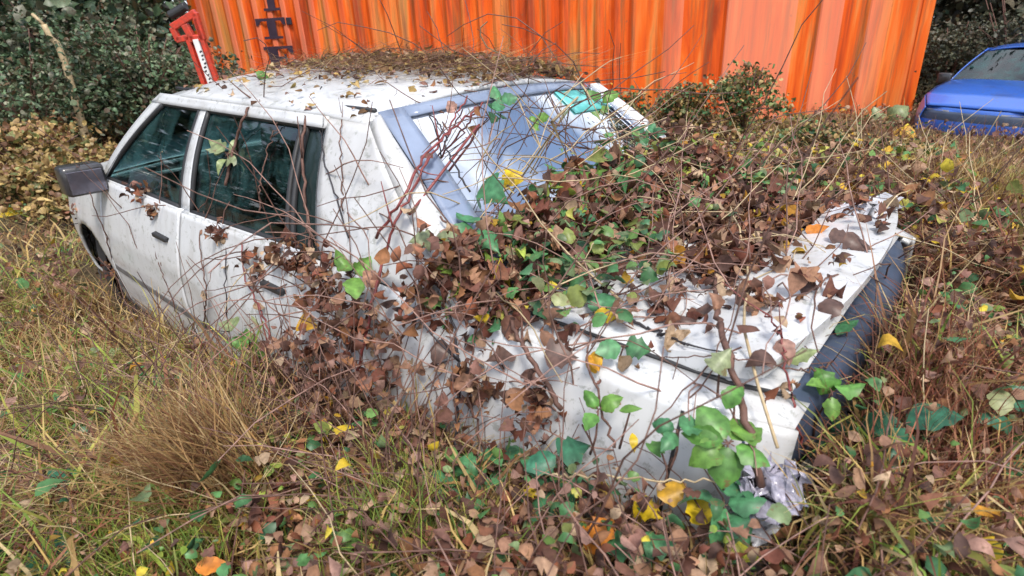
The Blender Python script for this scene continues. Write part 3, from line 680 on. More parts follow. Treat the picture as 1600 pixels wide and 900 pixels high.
# ---------------------------------------------------------------- tangles of fine twigs around and over the car
def tangle(n, cen, spread, Lr, rad, seed, mat, label, name='twig_tangle', up=.6, pal=None):
    rg = np.random.default_rng(seed); A = Acc()
    for i in range(n):
        x, y = cen[0]+rg.normal()*spread[0], cen[1]+rg.normal()*spread[1]
        z = max(gh(x, y), drop(x, y)[0]-.0) if len(cen) < 3 else cen[2]
        L = rg.uniform(*Lr); a = rg.uniform(0, 6.28); e = rg.uniform(0, 1)*up
        p = np.array([x, y, z]); d = np.array([math.cos(a)*math.cos(e), math.sin(a)*math.cos(e), math.sin(e)]); pts = [p]
        for s in range(6):
            d = d+rg.normal(size=3)*.16+np.array([0, 0, -.07]); d /= np.linalg.norm(d); p = p+d*L/6; pts.append(p)
        A.tube(pts, np.linspace(rad, rad*.45, 7), 4, cap=False)
    o = A.build(name, mat, smooth=True); return tag(o, label, 'twigs', kind='stuff')
tangle(220, (-1.1, .97), (.28, .07), (.15, .5), .0022, 58, M['bark'], 'dense brown stems heaped in front of the gap between rear door and rear wheel', up=1.5)
tangle(260, (-2.0, 1.05), (.35, .12), (.1, .4), .002, 59, M['bark'], 'fine brown stems matted under the near rear corner of the white car', up=1.0)
tangle(150, (-1.62, -.1), (.24, .45), (.15, .5), .0022, 51, M['bark'], 'fine brown bramble twigs tangled over the boot lid', up=.8)
tangle(110, (-1.45, 1.0), (.45, .12), (.15, .55), .0022, 52, M['bark'], 'fine brown stems tangled against the rear wing', up=1.3)
tangle(210, (-.5, 1.0), (.7, .12), (.15, .7), .0024, 53, M['bark'], 'fine stems tangled along the sill below the doors', up=1.4)
tangle(220, (-2.3, -1.6), (.8, .7), (.25, .8), .003, 54, M['straw'], 'pale stalks tangled in the grass beyond the rear bumper', up=1.0)
tangle(120, (-1.75, .35), (.3, .35), (.2, .6), .0022, 71, M['pinkcane'], 'thin pinkish stems arching over the rear wing and boot', up=1.1)
tangle(150, (-1.1, .9), (.35, .1), (.25, .7), .0024, 72, M['pinkcane'], 'thin pinkish stems climbing past the back of the rear door', up=1.5)
tangle(35, (-1.2, .0), (.12, .35), (.2, .6), .0022, 73, M['bark'], 'thin brown stems lying across the rear screen', up=.9)
tangle(260, (-2.3, 1.05), (.5, .2), (.12, .45), .0022, 74, M['pinkcane'], 'pinkish brown stems matted in front of the rear bumper corner', up=.9)
tangle(220, (-.6, 1.35), (.35, .25), (.15, .55), .0024, 65, M['bark'], 'rust brown stems tangled through the grass in the left foreground', up=1.0)
tangle(240, (-.3, 1.5), (.5, .3), (.15, .5), .0024, 76, M['straw'], 'golden broken stalks matted in the left foreground', up=.7)
tangle(160, (-1.2, 1.35), (.4, .15), (.12, .4), .0018, 66, M['straw'], 'pale broken stalks matted in the middle foreground', up=.8)
tangle(200, (-2.9, -.5), (.3, .6), (.15, .5), .002, 67, M['straw'], 'pale broken stalks matted in the right foreground', up=.8)
tangle(160, (-3.0, .2), (.5, .6), (.2, .6), .0028, 55, M['bark'], 'rust brown twigs tangled low in the right foreground', up=.9)
tangle(120, (-.9, -.9), (.7, .3), (.3, .8), .003, 56, M['bark'], 'brown bramble stems tangled along the hidden far side of the white car', up=1.3)
tangle(110, (-1.55, -.2), (.2, .45), (.15, .6), .0024, 64, M['straw'], 'pale stalks tangled through the leaf heap on the boot', up=.9)
tangle(70, (-.4, -.15), (.4, .25), (.2, .6), .0025, 57, M['bark'], 'fine bare twigs lying across the car roof', up=.25)

# ---------------------------------------------------------------- single bramble canes
def leaf_obj(name, pos, frame, size, colr, kind='ovate', parent=None, mat=None, curl=.3, seed=0):
    rg = np.random.default_rng(seed+int(abs(pos[0]*1e3)) % 997)
    V, F, C = bake(LT[kind], np.zeros((1, 3)), frame[None], np.array([size]), np.array([colr]), rg, curl)
    C = C*np.clip(1+rg.normal(size=(len(C), 1))*.13, .6, 1.4); C[np.arange(len(C)) % LT_NW[kind] == LT_NW[kind]//2] *= 1.35
    base = np.array(parent.location) if parent is not None else np.zeros(3)
    o = rawmesh(name, V, F, mat or M['leaf'], parent, col=C, smooth=True); o.location = np.array(pos)-base
    return o
def look_frame(nrm, rg, tilt=.35):
    return rots(1, rg, tilt, np.array(nrm))[0]
def cane(pix, label, mat='bark', r=.004, ups=None, leaves=0, pal=PAL_BROWN, lsize=.05, name='bramble_cane', cat='bramble', seed=0, side=2, kind='ovate', group=None):
    """pix: (x,y,lift) along the stem; the point sits on the surface seen there, lifted toward the eye"""
    rg = np.random.default_rng(seed+int(pix[0][0])*7+int(pix[0][1]))
    K = [hit(a, b, c)[0] for a, b, c in pix]
    S = spline(K, max(16, 9*len(K))); S[1:-1] += rg.normal(size=(len(S)-2, 3))*.003
    root = empty(name, tuple(S[0]), 0, label, cat, group or {'bramble': 'bramble canes growing over and around the white car', 'dry stalk': 'pale dry stalks'}[cat])
    A = Acc(); A.tube(S-S[0], np.linspace(r, r*.5, len(S)), 6)
    for k in range(side):
        i = rg.integers(len(S)//4, len(S)-2); d = S[i+1]-S[i]; d /= np.linalg.norm(d); e = d+rg.normal(size=3)*.7; e /= np.linalg.norm(e); L = rg.uniform(.05, .16)
        A.tube(spline([S[i]-S[0], S[i]-S[0]+e*L*.5, S[i]-S[0]+e*L+np.array([0, 0, .01])], 5), np.linspace(r*.6, r*.25, 5), 5)
    A.build('stem', M[mat], root, smooth=True)
    for k in range(leaves):
        i = int(len(S)*(.3+.68*(k+.5)/leaves)); i = min(i, len(S)-1)
        view = -pdir(800, 300); fr = look_frame(np.array([0, 0, .8])+view*.6, rg, .9)
        leaf_obj('leaf', S[i]+fr[:, 0]*lsize*.45, fr, lsize*rg.uniform(.7, 1.25), pick(pal, 1, rg)[0], kind, root, M['leaf'] if pal is PAL_GREEN else M['dry'], 1.0 if pal is PAL_BROWN else .3, k)
    return root
cane([(588,372,.03), (628,312,.05), (668,240,.06), (722,188,.06), (800,128,.03)], 'crimson bramble cane slanting up across the lower left corner of the rear screen', 'redcane', .0045, leaves=1, side=4)
cane([(640,335,.03), (676,262,.07), (742,200,.07), (835,118,.03)], 'crimson bramble cane running beside the first one over the rear screen towards the roof', 'redcane', .004, leaves=1, side=4)
cane([(545,650,.10), (572,520,.10), (600,400,.06), (625,330,.06), (690,218,.06), (730,150,.03)], 'tall dark red cane rising from the rear wing past the screen corner', 'redcane', .005, leaves=4, side=3)
cane([(878,640,.05), (830,560,.06), (786,480,.08), (735,390,.09), (688,338,.05)], 'thick grey brown cane lying diagonally across the leaf heap on the boot', 'bark', .006, leaves=3)
cane([(735,300,.03), (700,240,.05), (690,200,.04), (640,150,.02)], 'dark twig arching over the pale reflection in the rear screen', 'darktwig', .003, side=3)
cane([(545,372,.02), (528,320,.03), (505,235,.02), (497,150,.015), (520,118,.02)], 'thin black tendril hanging down the middle of the rear roof pillar', 'darktwig', .0028, side=2)
cane([(536,330,.02), (534,262,.02), (533,195,.02), (545,145,.015)], 'thin grey tendril beside the black one on the rear roof pillar', 'bark', .0024, side=2)
cane([(490,450,.06), (484,370,.03), (474,280,.025), (476,190,.02), (500,140,.02), (560,108,.02)], 'thick rusty cane climbing the back edge of the rear side window', 'bark', .0055, leaves=2)
cane([(352,290,.02), (368,220,.02), (388,172,.02), (430,128,.02)], 'brown vine climbing the front of the rear side window onto the roof', 'bark', .006, side=3)
cane([(405,330,.02), (412,260,.02), (432,200,.02), (460,160,.02)], 'thin brown vine in the middle of the rear side window', 'bark', .003)
cane([(318,520,.08), (322,450,.05), (312,380,.03), (318,330,.02)], 'slim upright stem in front of the joint between the two doors', 'bark', .0035, leaves=2)
cane([(360,590,.10), (356,500,.05), (352,420,.03), (360,345,.02)], 'slim dark stem standing in front of the rear door', 'darktwig', .0035, leaves=2)
cane([(290,520,.08), (262,450,.04), (240,385,.03)], 'bent grey stem lying against the front door', 'bark', .003, leaves=2)
cane([(165,470,.08), (150,400,.04), (124,318,.03)], 'dark stem drooping over the front wing behind the bonnet', 'darktwig', .005, leaves=1)
cane([(190,470,.08), (172,390,.04), (140,300,.03)], 'second dark stem drooping over the front wing next to the door', 'bark', .0045)
cane([(400,620,.12), (420,520,.08), (385,440,.04), (378,380,.03)], 'twisted reddish stem with dead leaves in front of the rear door handle', 'redcane', .0045, leaves=4)
cane([(712,735,.10), (714,640,.06), (716,560,.05), (700,470,.05)], 'straight dark cane standing in front of the near rear wing', 'darktwig', .0055, leaves=3, lsize=.06)
cane([(760,720,.08), (735,620,.06), (742,520,.05), (760,440,.05)], 'thin cane leaning over the shoulder of the rear wing', 'bark', .0035, leaves=3)
cane([(1190,760,.12), (1168,660,.10), (1150,600,.10), (1128,520,.10), (1118,430,.08), (1150,350,.05)], 'stout brown bramble stem curving up in front of the spoiler end', 'bark', .007, leaves=4, lsize=.06)
cane([(1215,700,.10), (1180,600,.10), (1165,500,.10), (1162,400,.08), (1130,300,.04), (1090,240,.03)], 'long pale cane rising from the bumper corner across the boot', 'straw', .003, leaves=2, pal=PAL_BROWN)
cane([(1255,700,.10), (1232,600,.08), (1218,520,.06), (1192,488,.04)], 'thin reddish stem crossing the near end of the spoiler', 'redcane', .003, leaves=1)
cane([(960,700,.08), (935,620,.07), (918,560,.07), (930,470,.06)], 'fine brown stem with an ochre leaf over the boot edge', 'bark', .003, leaves=2, pal=PAL_YEL)
cane([(1350,545,.05), (1270,578,.05), (1180,562,.06), (1080,556,.06), (1030,560,.05)], 'thin forked twig lying level across the spoiler', 'bark', .0022, side=6)
cane([(985,500,.03), (1030,520,.03), (1075,540,.03)], 'short black twig lying on the boot lid in front of the spoiler', 'darktwig', .004)
cane([(895,262,.04), (900,200,.05), (903,150,.04), (960,128,.03)], 'pale orange stalk standing against the right part of the rear screen', 'straw', .004, leaves=1, pal=PAL_YEL)
cane([(968,244,.05), (935,185,.05), (905,128,.04), (885,100,.02)], 'pale curved stalk crossing the right part of the rear screen', 'straw', .003)
cane([(934,395,.03), (936,350,.05), (933,300,.06)], 'short red stalk topped by an orange leaf on the leaf heap', 'redcane', .0035, leaves=1, pal=PAL_YEL)
cane([(1185,160,.02), (1130,250,.04), (1080,330,.05), (990,370,.03)], 'long tan cane lying over the far wing', 'straw', .005, side=3)
cane([(1600,560,.04), (1535,520,.08), (1510,440,.10), (1470,390,.08), (1380,330,.05)], 'arched brown cane in the grass right of the bumper', 'bark', .006, leaves=2)
cane([(1545,640,.05), (1510,560,.10), (1525,480,.12), (1560,420,.10)], 'forked tan stalk standing in the grass at the right edge', 'straw', .0045, side=4)
cane([(1425,800,.05), (1428,738,.09), (1370,738,.09), (1330,745,.03)], 'pale kinked stalk bent at a right angle in the right foreground', 'straw', .0042, side=0, name='dry_stalk', cat='dry stalk')
cane([(795,742,.16), (900,744,.16), (1010,747,.16), (1125,752,.14)], 'long straight straw lying level in front of the rear bumper', 'straw', .0028, side=0, name='dry_stalk', cat='dry stalk')
cane([(160,560,.03), (235,640,.08), (310,715,.08), (400,800,.02)], 'dark reddish stem running diagonally over the dry grass tuft', 'redcane', .0055, leaves=3)
cane([(20,580,.03), (95,660,.07), (150,700,.07), (240,745,.03)], 'dark stem lying in the grass at the left edge', 'bark', .004, leaves=2)
cane([(600,760,.03), (690,745,.06), (860,712,.05)], 'thin pale stalk stretching from the tuft towards the sill', 'straw', .003, side=1, name='dry_stalk', cat='dry stalk')
cane([(455,735,.03), (460,640,.10), (490,560,.08), (560,500,.03)], 'pale bent stalk standing in front of the sill', 'straw', .004, side=3, name='dry_stalk', cat='dry stalk')

# ---------------------------------------------------------------- green sprigs
def sprig(px, py, lift, size, nleaf, label, pal=PAL_GREEN, spread=1.0, kind='ovate', seed=0, name='bramble_sprig', cat='bramble sprig', stem=.10, mat=None, face=.7):
    rg = np.random.default_rng(seed+px*3+py)
    c, nrm = hit(px, py, lift); g, _ = hit(px+rg.uniform(-15, 15), py+25, 0)
    dist = np.linalg.norm(c-CAM_P); S = size/FPX*dist        # metres for a leaf that spans size pixels
    view = -(pdir(px, py)); rootp = c-np.array([0, 0, min(stem, .4)])+rg.normal(size=3)*.01
    root = empty(name, tuple(rootp), 0, label, cat, 'green leaf sprigs among the dead stems')
    A = Acc(); c0 = c-rootp; A.tube(spline([np.zeros(3), c0*.55+rg.normal(size=3)*.01, c0], 7), np.linspace(.0028, .0018, 7), 5)
    right = CAM_R[:, 0]; upv = CAM_R[:, 1]; P = []
    for k in range(nleaf):
        a = 2*np.pi*(k+rg.uniform(-.2, .2))/max(nleaf, 1)+rg.uniform(0, .6); d = (right*math.cos(a)+upv*math.sin(a))*spread+view*rg.uniform(-.4, .4)
        z = view*face+np.array([0, 0, .6])+rg.normal(size=3)*.28; z /= np.linalg.norm(z)
        x = d-z*(d@z); x /= np.linalg.norm(x); fr = np.stack([x, np.cross(z, x), z], -1)
        p = c+(x*S*.62 if nleaf > 1 else 0*x); P.append((p, fr))
        if nleaf > 1: A.tube([c0, c0+x*S*.16], .0014, 4)
    A.build('stem', M['bark'], root, smooth=True)
    for k, (p, fr) in enumerate(P):
        leaf_obj('leaf', p, fr, S*rg.uniform(.85, 1.15), pick(pal, 1, rg, .12)[0], kind if rg.uniform() < .75 else 'lobed', root, mat or M['leaf'], .75, k)
    return root
G1 = np.array([(.06,.19,.085), (.075,.22,.09)]); G2 = np.array([(.13,.26,.05), (.10,.24,.05)]); G3 = np.array([(.22,.27,.12), (.26,.30,.16)]); G0 = np.array([(.035,.14,.075), (.04,.16,.09)])
sprig(775,303,.06,58,1,'single broad green leaf below the lower corner of the rear screen', G1, kind='lobed')
sprig(882,332,.07,52,2,'pair of bluish green leaves on top of the leaf heap', G1)
sprig(905,290,.05,40,5,'bright green leafy sprig on the leaf heap under the rear screen', G2)
sprig(748,362,.06,48,4,'green bramble leaves left of the leaf heap by the roof pillar foot', G1)
sprig(680,372,.05,40,2,'pale olive leaves at the foot of the rear roof pillar', G3)
sprig(552,432,.07,44,3,'green leaves at the back edge of the rear door', G2)
sprig(945,472,.09,54,1,'single round green leaf standing over the white boot lid', G1)
sprig(888,430,.07,46,3,'three dark green leaves at the front edge of the bare white boot lid', G1)
sprig(840,415,.06,38,3,'small olive green leaves in the middle of the boot litter', G2)
sprig(975,540,.08,44,2,'drooping green leaf beside a yellow one over the boot', G1)
sprig(1012,214,.05,26,5,'small star of green leaves right of the rear screen', G1)
sprig(940,160,.05,28,3,'yellow green leaves over the upper right corner of the rear screen', G2)
sprig(838,186,.03,18,3,'tiny green sprig lying in the middle of the rear screen', G2)
sprig(780,160,.03,26,3,'dark green sprig at the top of the rear screen', G1)
sprig(1385,192,.05,26,5,'pale star shaped sprig in front of the container corner', G3)
sprig(1400,298,.06,40,5,'mossy green leaves beyond the far end of the spoiler', G2)
sprig(1230,220,.05,26,5,'grey green leaves in front of the container base', G3)
sprig(1480,265,.06,30,5,'soft green leaves in the litter before the blue car', G1)
sprig(1410,662,.14,62,3,'three big bluish green leaves in the grass right of the bumper', G0)
sprig(1590,655,.14,56,2,'two bluish green leaves cut by the right edge of the picture', G0)
sprig(1138,692,.13,58,7,'largest green leaf cluster under the rear bumper corner', G2, kind='ovate')
sprig(1147,618,.13,44,1,'upright folded green leaf against the end of the spoiler', G2)
sprig(1060,672,.12,40,3,'green leaves half covering the near rear corner', G1)
sprig(872,712,.12,48,2,'tall bluish green leaf below the rear wing', G0)
sprig(872,768,.14,66,3,'wide dark green leaves just under the long level straw', G1)
sprig(722,762,.14,50,5,'five fingered green bramble sprig in the bottom middle', G1)
sprig(780,722,.10,42,3,'green leaves tucked under the rear wheel arch', G1)
sprig(1030,698,.12,34,1,'small rounded leaf just right of the wing foot', G2)
sprig(1130,790,.14,52,5,'dark green leaf cluster left of the crumpled lilac film', G1)
sprig(1290,692,.12,46,2,'bluish green leaves right of the bumper corner', G0)
sprig(1300,612,.10,38,4,'bright green leaves along the foot of the rubber bumper', G2)
sprig(1325,512,.06,42,1,'single green leaf lying over the rubber bumper edge', G1)
sprig(1255,556,.08,46,1,'pale green leaf lying on the near part of the spoiler', G3)
sprig(1130,560,.08,40,1,'pale olive leaf standing over the spoiler front edge', G3)
sprig(935,640,.10,36,3,'yellow green leaves over the rear wing shoulder', G2)
sprig(985,640,.10,40,1,'narrow yellow green leaf hanging before the boot edge', G2, kind='narrow')
sprig(38,858,.14,80,2,'large bluish green leaf in the bottom left corner', G0)
sprig(140,782,.12,56,2,'flat bluish green leaves low at the left', G0)
sprig(388,508,.09,42,2,'pale rounded leaves in front of the sill', G3)
sprig(322,612,.10,34,2,'small round grey green leaf above the dry tuft', G0)
sprig(395,535,.07,30,6,'bright yellow green leaf cluster below the rear door', G2)
sprig(355,240,.04,30,6,'silvery green thistle like sprig in the rear side window', G3, kind='narrow')
sprig(1000,850,.12,52,3,'green leaves beside the big orange leaf', G1)
sprig(1190,110,.2,24,7,'dark green leafy shoot standing up in front of the container', G1)
sprig(1160,160,.1,22,6,'low green shoot at the foot of the container', G2)
sprig(420,125,.02,16,6,'tiny green moss sprig on the roof edge above the letters', G2)
# coloured single leaves
def fallen(px, py, lift, size, colr, label, kind='lobed', seed=0, name='fallen_leaf', cat='leaf'):
    rg = np.random.default_rng(px+py+seed); c, nrm = hit(px, py, lift); S = size/FPX*np.linalg.norm(c-CAM_P)
    fr = look_frame(np.array([0, 0, .7])-pdir(px, py)*.7, rg, .4)
    V, F, C = bake(LT[kind], np.zeros((1, 3)), fr[None], np.array([S]), np.array([colr]), rg, .8); C = C*np.clip(1+rg.normal(size=(len(C), 1))*.1, .6, 1.4)
    o = rawmesh(name, V, F, M['leaf'], None, col=C, smooth=True); o.location = c
    return tag(o, label, cat, 'single coloured leaves')
Y1 = (.66,.46,.02); Y2 = (.62,.34,.03); O1 = (.68,.23,.03); Y3 = (.50,.50,.05); B1 = (.34,.11,.06)
fallen(140,236,.06,52,Y3,'bright yellow leaf beyond the bonnet')
fallen(30,290,.05,34,Y1,'small yellow leaf left of the bonnet')
fallen(20,335,.06,50,Y1,'yellow leaf cut by the left edge of the picture')
fallen(30,582,.08,50,Y3,'pale yellow leaf low at the left edge')
fallen(945,825,.14,68,O1,'largest orange leaf in the bottom middle')
fallen(1018,798,.12,50,Y1,'yellow leaf right of the large orange one')
fallen(1085,792,.12,50,Y1,'ragged yellow leaf under the end of the long straw')
fallen(1050,768,.10,46,Y2,'ochre leaf above the two yellow ones', kind='ovate')
fallen(990,690,.12,30,Y1,'small upright yellow leaf below the rear wing', kind='narrow')
fallen(1168,866,.14,50,Y3,'lemon yellow leaf at the bottom below the lilac film')
fallen(1280,800,.12,44,Y2,'orange yellow leaf right of the lilac film')
fallen(1332,210,.05,28,Y2,'upright amber leaf in front of the container base', kind='ovate')
fallen(1432,246,.05,44,Y1,'wide yellow leaf between the container and the blue car')
fallen(1412,215,.05,34,Y2,'folded amber leaf at the container corner', kind='ovate')
fallen(1330,287,.05,20,Y1,'tiny yellow leaf on the torn white plastic')
fallen(1238,364,.04,30,Y2,'ochre leaf in the litter before the spoiler', kind='ovate')
fallen(1222,385,.04,30,Y2,'second ochre leaf touching the first one before the spoiler', kind='ovate')
fallen(935,556,.07,42,Y2,'yellow brown leaf over the white boot lid')
fallen(1567,566,.06,36,Y1,'yellow leaf in the grass at the right edge')
fallen(1505,188,.05,34,Y1,'yellow leaf in front of the blue bumper')
fallen(1055,270,.05,42,Y3,'yellow green leaf beyond the leaf heap')
fallen(1190,235,.05,40,Y3,'lime yellow leaf before the container', kind='ovate')
fallen(485,510,.06,34,Y2,'dull yellow leaf in front of the rear wing')
fallen(835,408,.05,26,Y1,'small yellow leaf in the leaf heap')
fallen(800,270,.04,34,Y1,'yellow and brown leaf on the lower edge of the rear screen')
fallen(805,472,.06,36,O1,'tan curled leaf at the end of the grey brown cane')
fallen(1280,358,.04,30,O1,'rust orange leaf touching the front edge of the spoiler')
fallen(935,305,.08,28,O1,'orange leaf on the short red stalk')
fallen(1460,395,.05,32,Y2,'orange brown leaf just outside the far bumper end')
fallen(225,860,.10,56,B1,'dark red leaf in the bottom left grass', kind='ovate')
fallen(392,800,.10,54,B1,'flat brick red leaf at the end of the diagonal stem', kind='ovate')
fallen(330,885,.10,36,O1,'small salmon leaf near the bottom edge', kind='ovate')
fallen(1090,885,.12,60,O1,'orange leaf cut by the bottom edge', kind='ovate')
# dark leaves lying on the spoiler, each clear against the white
for i, (a, b, s, l) in enumerate([(1300,478,46,'broad brown leaf in the middle of the spoiler'), (1345,385,40,'brown leaf near the far end of the spoiler'), (1262,450,32,'small brown leaf beside the broad one on the spoiler'),
        (1318,372,34,'dark leaf at the far front corner of the spoiler'), (1190,560,44,'brown leaf over the near end of the spoiler'), (1100,490,46,'grey brown leaf in front of the spoiler'), (690,545,50,'purple brown leaf against the rear wing'), (780,560,50,'lobed purple brown leaf over the wing shoulder'), (725,590,44,'curled purple leaf under the wing shoulder'), (880,560,52,'brown leaf shadowing the boot edge'), (1065,500,40,'brown leaf at the bare middle of the boot')]):
    fallen(a, b, .03, s, (.13,.075,.06), l, kind='lobed' if i % 2 else 'ovate')

# ---------------------------------------------------------------- dry grass tuft in the left foreground and green tufts
def tuft(px, py, n, L, label, pal, spread=.07, lean0=.0, az0=None, seed=0, name='grass_tuft', w=(.0025, .005)):
    rg = np.random.default_rng(seed+px); c, _ = hit(px, py, 0); P = rg.normal(size=(n, 3))*[spread, spread, 0]; P[:, 2] = gh(P[:, 0]+c[0], P[:, 1]+c[1])-c[2]-.01
    az = rg.uniform(0, 6.28, n) if az0 is None else rg.normal(az0, .7, n)
    V, F, C = blades(P, rg.uniform(.5, 1, n)*L, rg.uniform(*w, n), az, rg.uniform(0, .3, n)+lean0, rg.uniform(.2, 1.4, n), pick(pal, n, rg), 6)
    o = rawmesh(name, V, F, M['grass'], None, col=C); o.location = c
    return tag(o, label, 'grass tuft', 'grass tufts')
tuft(372, 780, 1300, .40, 'tall tawny grass tuft with reddish stems fanning up in the left foreground', np.array([(.40,.24,.10), (.26,.13,.06), (.50,.36,.18), (.18,.08,.045), (.34,.22,.09)]), .06, .10, az0=.9, w=(.0025, .007))
tuft(280, 850, 1000, .20, 'fresh green grass tuft at the bottom left', PAL_GREENGRASS*1.25, .10, seed=1)
tuft(120, 690, 500, .22, 'olive grass tuft beside the left edge', PAL_GREENGRASS, .08, seed=2)
tuft(620, 850, 500, .25, 'half green grass tuft at the bottom between the straw and the brambles', PAL_GREENGRASS, .08, seed=3)
tuft(1520, 340, 700, .45, 'tan grass tuft drooping over beyond the far bumper end', PAL_DRYGRASS, .12, seed=4)
tuft(215, 250, 700, .40, 'tan grass tuft beyond the bonnet', PAL_DRYGRASS, .07, seed=5)
tuft(1490, 700, 600, .28, 'rust coloured grass tuft in the right foreground', PAL_RED*1.3, .14, seed=6)

# ---------------------------------------------------------------- rubbish
def crumple(px, py, lift, size, label, mat, seed=0, flat=.5, n=14, asp=1.0, name='plastic_scrap'):
    rg = np.random.default_rng(seed+px); c, _ = hit(px, py, lift); S = size/FPX*np.linalg.norm(c-CAM_P)
    u, v = np.meshgrid(np.linspace(-.5, .5, n), np.linspace(-.5, .5, n), indexing='ij')
    X = u*S*asp+rg.normal(size=u.shape)*S*.05; Y = v*S+rg.normal(size=u.shape)*S*.05; Z = rg.normal(size=u.shape)*S*.10*flat+.12*S*np.sin(u*9+1)*flat
    k = (np.abs(u)+np.abs(v)*(.8+.4*rg.uniform(size=u.shape))) < .68
    V = np.stack([X, Y, Z], -1).reshape(-1, 3); F = gridF(n, n); F = F[k.ravel()[F].all(1)]
    a = rg.uniform(0, 3); Rz = np.array(Euler((0.25, .15, a)).to_matrix()); o = rawmesh(name, V@Rz.T, F, mat, None); o.location = c
    return tag(o, label, 'rubbish')
crumple(1245, 268, .04, 75, 'torn white plastic sheet lying before the container', M['plastic'], asp=1.5)
crumple(1372, 275, .04, 75, 'pale blue white plastic sheet behind the grey block', M['plastic'], seed=3, asp=1.1)
crumple(1350, 325, .04, 80, 'shredded white plastic film between the grey block and the spoiler', M['plastic'], seed=5, asp=1.4)
crumple(1205, 755, .10, 95, 'crumpled lilac film in the right foreground', M['plasticlilac'], seed=7, flat=1.0)
crumple(1178, 820, .08, 60, 'white rag of plastic below the lilac film', M['plastic'], seed=8)
crumple(1305, 660, .06, 60, 'bluish plastic scrap under the rubber bumper', M['plasticlilac'], seed=9)
crumple(603, 672, .06, 34, 'small white plastic scrap in front of the rear wheel arch', M['plastic'], seed=10)
c, _ = hit(1302, 312, .03); g = Acc(); g.box((0, 0, 0), (.085, .06, .05), (.1, .1, .9)); o = g.build('stone_block', M['stone'], bevel=.012); o.location = c
tag(o, 'grey square edged stone block lying beyond the spoiler', 'stone')

# ---------------------------------------------------------------- shipping container
CR = np.array([-1.15, -9.35]); 
dl = pdir(322, 110); dl = dl[:2]/np.linalg.norm(dl[:2]); cp = CAM_P[:2]
b_ = 2*dl@(cp-CR); c_ = (cp-CR)@(cp-CR)-12.19**2; rr = (-b_+math.sqrt(b_*b_-4*c_))/2
CL = cp+dl*rr; LEN = 12.19; ax = (CR-CL)/LEN; nrm = np.array([ax[1], -ax[0]]);
if nrm@(cp-CR) < 0: nrm = -nrm
print('container left', CL, 'right', CR, 'dist', rr)
def s_at(px, py=100):
    d = pdir(px, py)[:2]; A = np.array([[d[0], -ax[0]], [d[1], -ax[1]]]); t = np.linalg.solve(A, CL-cp); return t[1]
TILT = math.radians(1.8)
cont = empty('shipping_container', (CL[0], CL[1], .08-LEN*math.sin(TILT)), math.atan2(ax[1], ax[0]), 'faded orange corrugated shipping container with dark stencilled letters behind the white car', 'shipping container')
cont.rotation_euler.x, cont.rotation_euler.y = 0, -TILT
# local frame: x along, y outward toward camera or away
ysg = 1 if np.array([-ax[1], ax[0]])@nrm > 0 else -1
def corrug(s0, s1, y, edges):
    """edges: list of (s, depth) -> polyline extruded in z"""
    A = Acc(); P = np.array([[[s, y+ysg*d, z] for z in (.16, 2.72)] for s, d in edges]); A.grid(P); return A
edges = [(.16, 0)]; s = .25
px_right = [s_at(p) for p in (1010, 1028, 1040, 1062, 1078, 1128, 1134, 1236, 1244, 1268, 1276, 1306, 1314, 1342, 1350, 1378, 1386, 1405)]
while s < px_right[0]-.3:
    edges += [(s, 0), (s+.07, -.05), (s+.14, -.05), (s+.21, 0)]; s += .278
d_ = 0
for i, e in enumerate(px_right): 
    edges.append((e, 0 if (i//2) % 2 else -.05))
    if i % 2 == 1: pass
edges.sort(); edges.append((LEN-.16, 0))
corrug(0, LEN, 0, edges).build('side_wall', M['orange'], cont, thick=.004)
A = Acc(); A.box((LEN/2, 0-ysg*.04, .08), (LEN/2-.16, .05, .085)); A.box((LEN/2, -ysg*.04, 2.80), (LEN/2-.16, .05, .08)); A.build('side_rail', M['orange'], cont, bevel=.006)
for xx in (.08, LEN-.08):
    A = Acc(); A.box((xx, -ysg*.06, 1.44), (.08, .08, 1.44)); A.build('corner_post', M['orange'], cont, bevel=.01)
    for zz in (.06, 2.83):
        A = Acc(); A.box((xx, -ysg*.052, zz), (.089, .089, .062)); A.build('corner_casting', M['redpaint'], cont, bevel=.008)
W = 2.44
A = Acc(); A.grid(np.array([[[.10, -ysg*y, z] for z in (.14, 2.8)] for y in np.linspace(.12, W-.1, 30)])); A.grid(np.array([[[LEN-.10, -ysg*y, z] for z in (.14, 2.8)] for y in np.linspace(.12, W-.1, 30)])); A.grid(np.array([[[x_, -ysg*(W-.05), z] for z in (.14, 2.8)] for x_ in (0.1, LEN-.1)])); A.build('end_wall', M['orange'], cont, thick=.01)
A = Acc(); A.box((LEN/2, -ysg*W/2, 2.875), (LEN/2-.1, W/2-.06, .012)); A.build('roof_panel', M['orange'], cont)
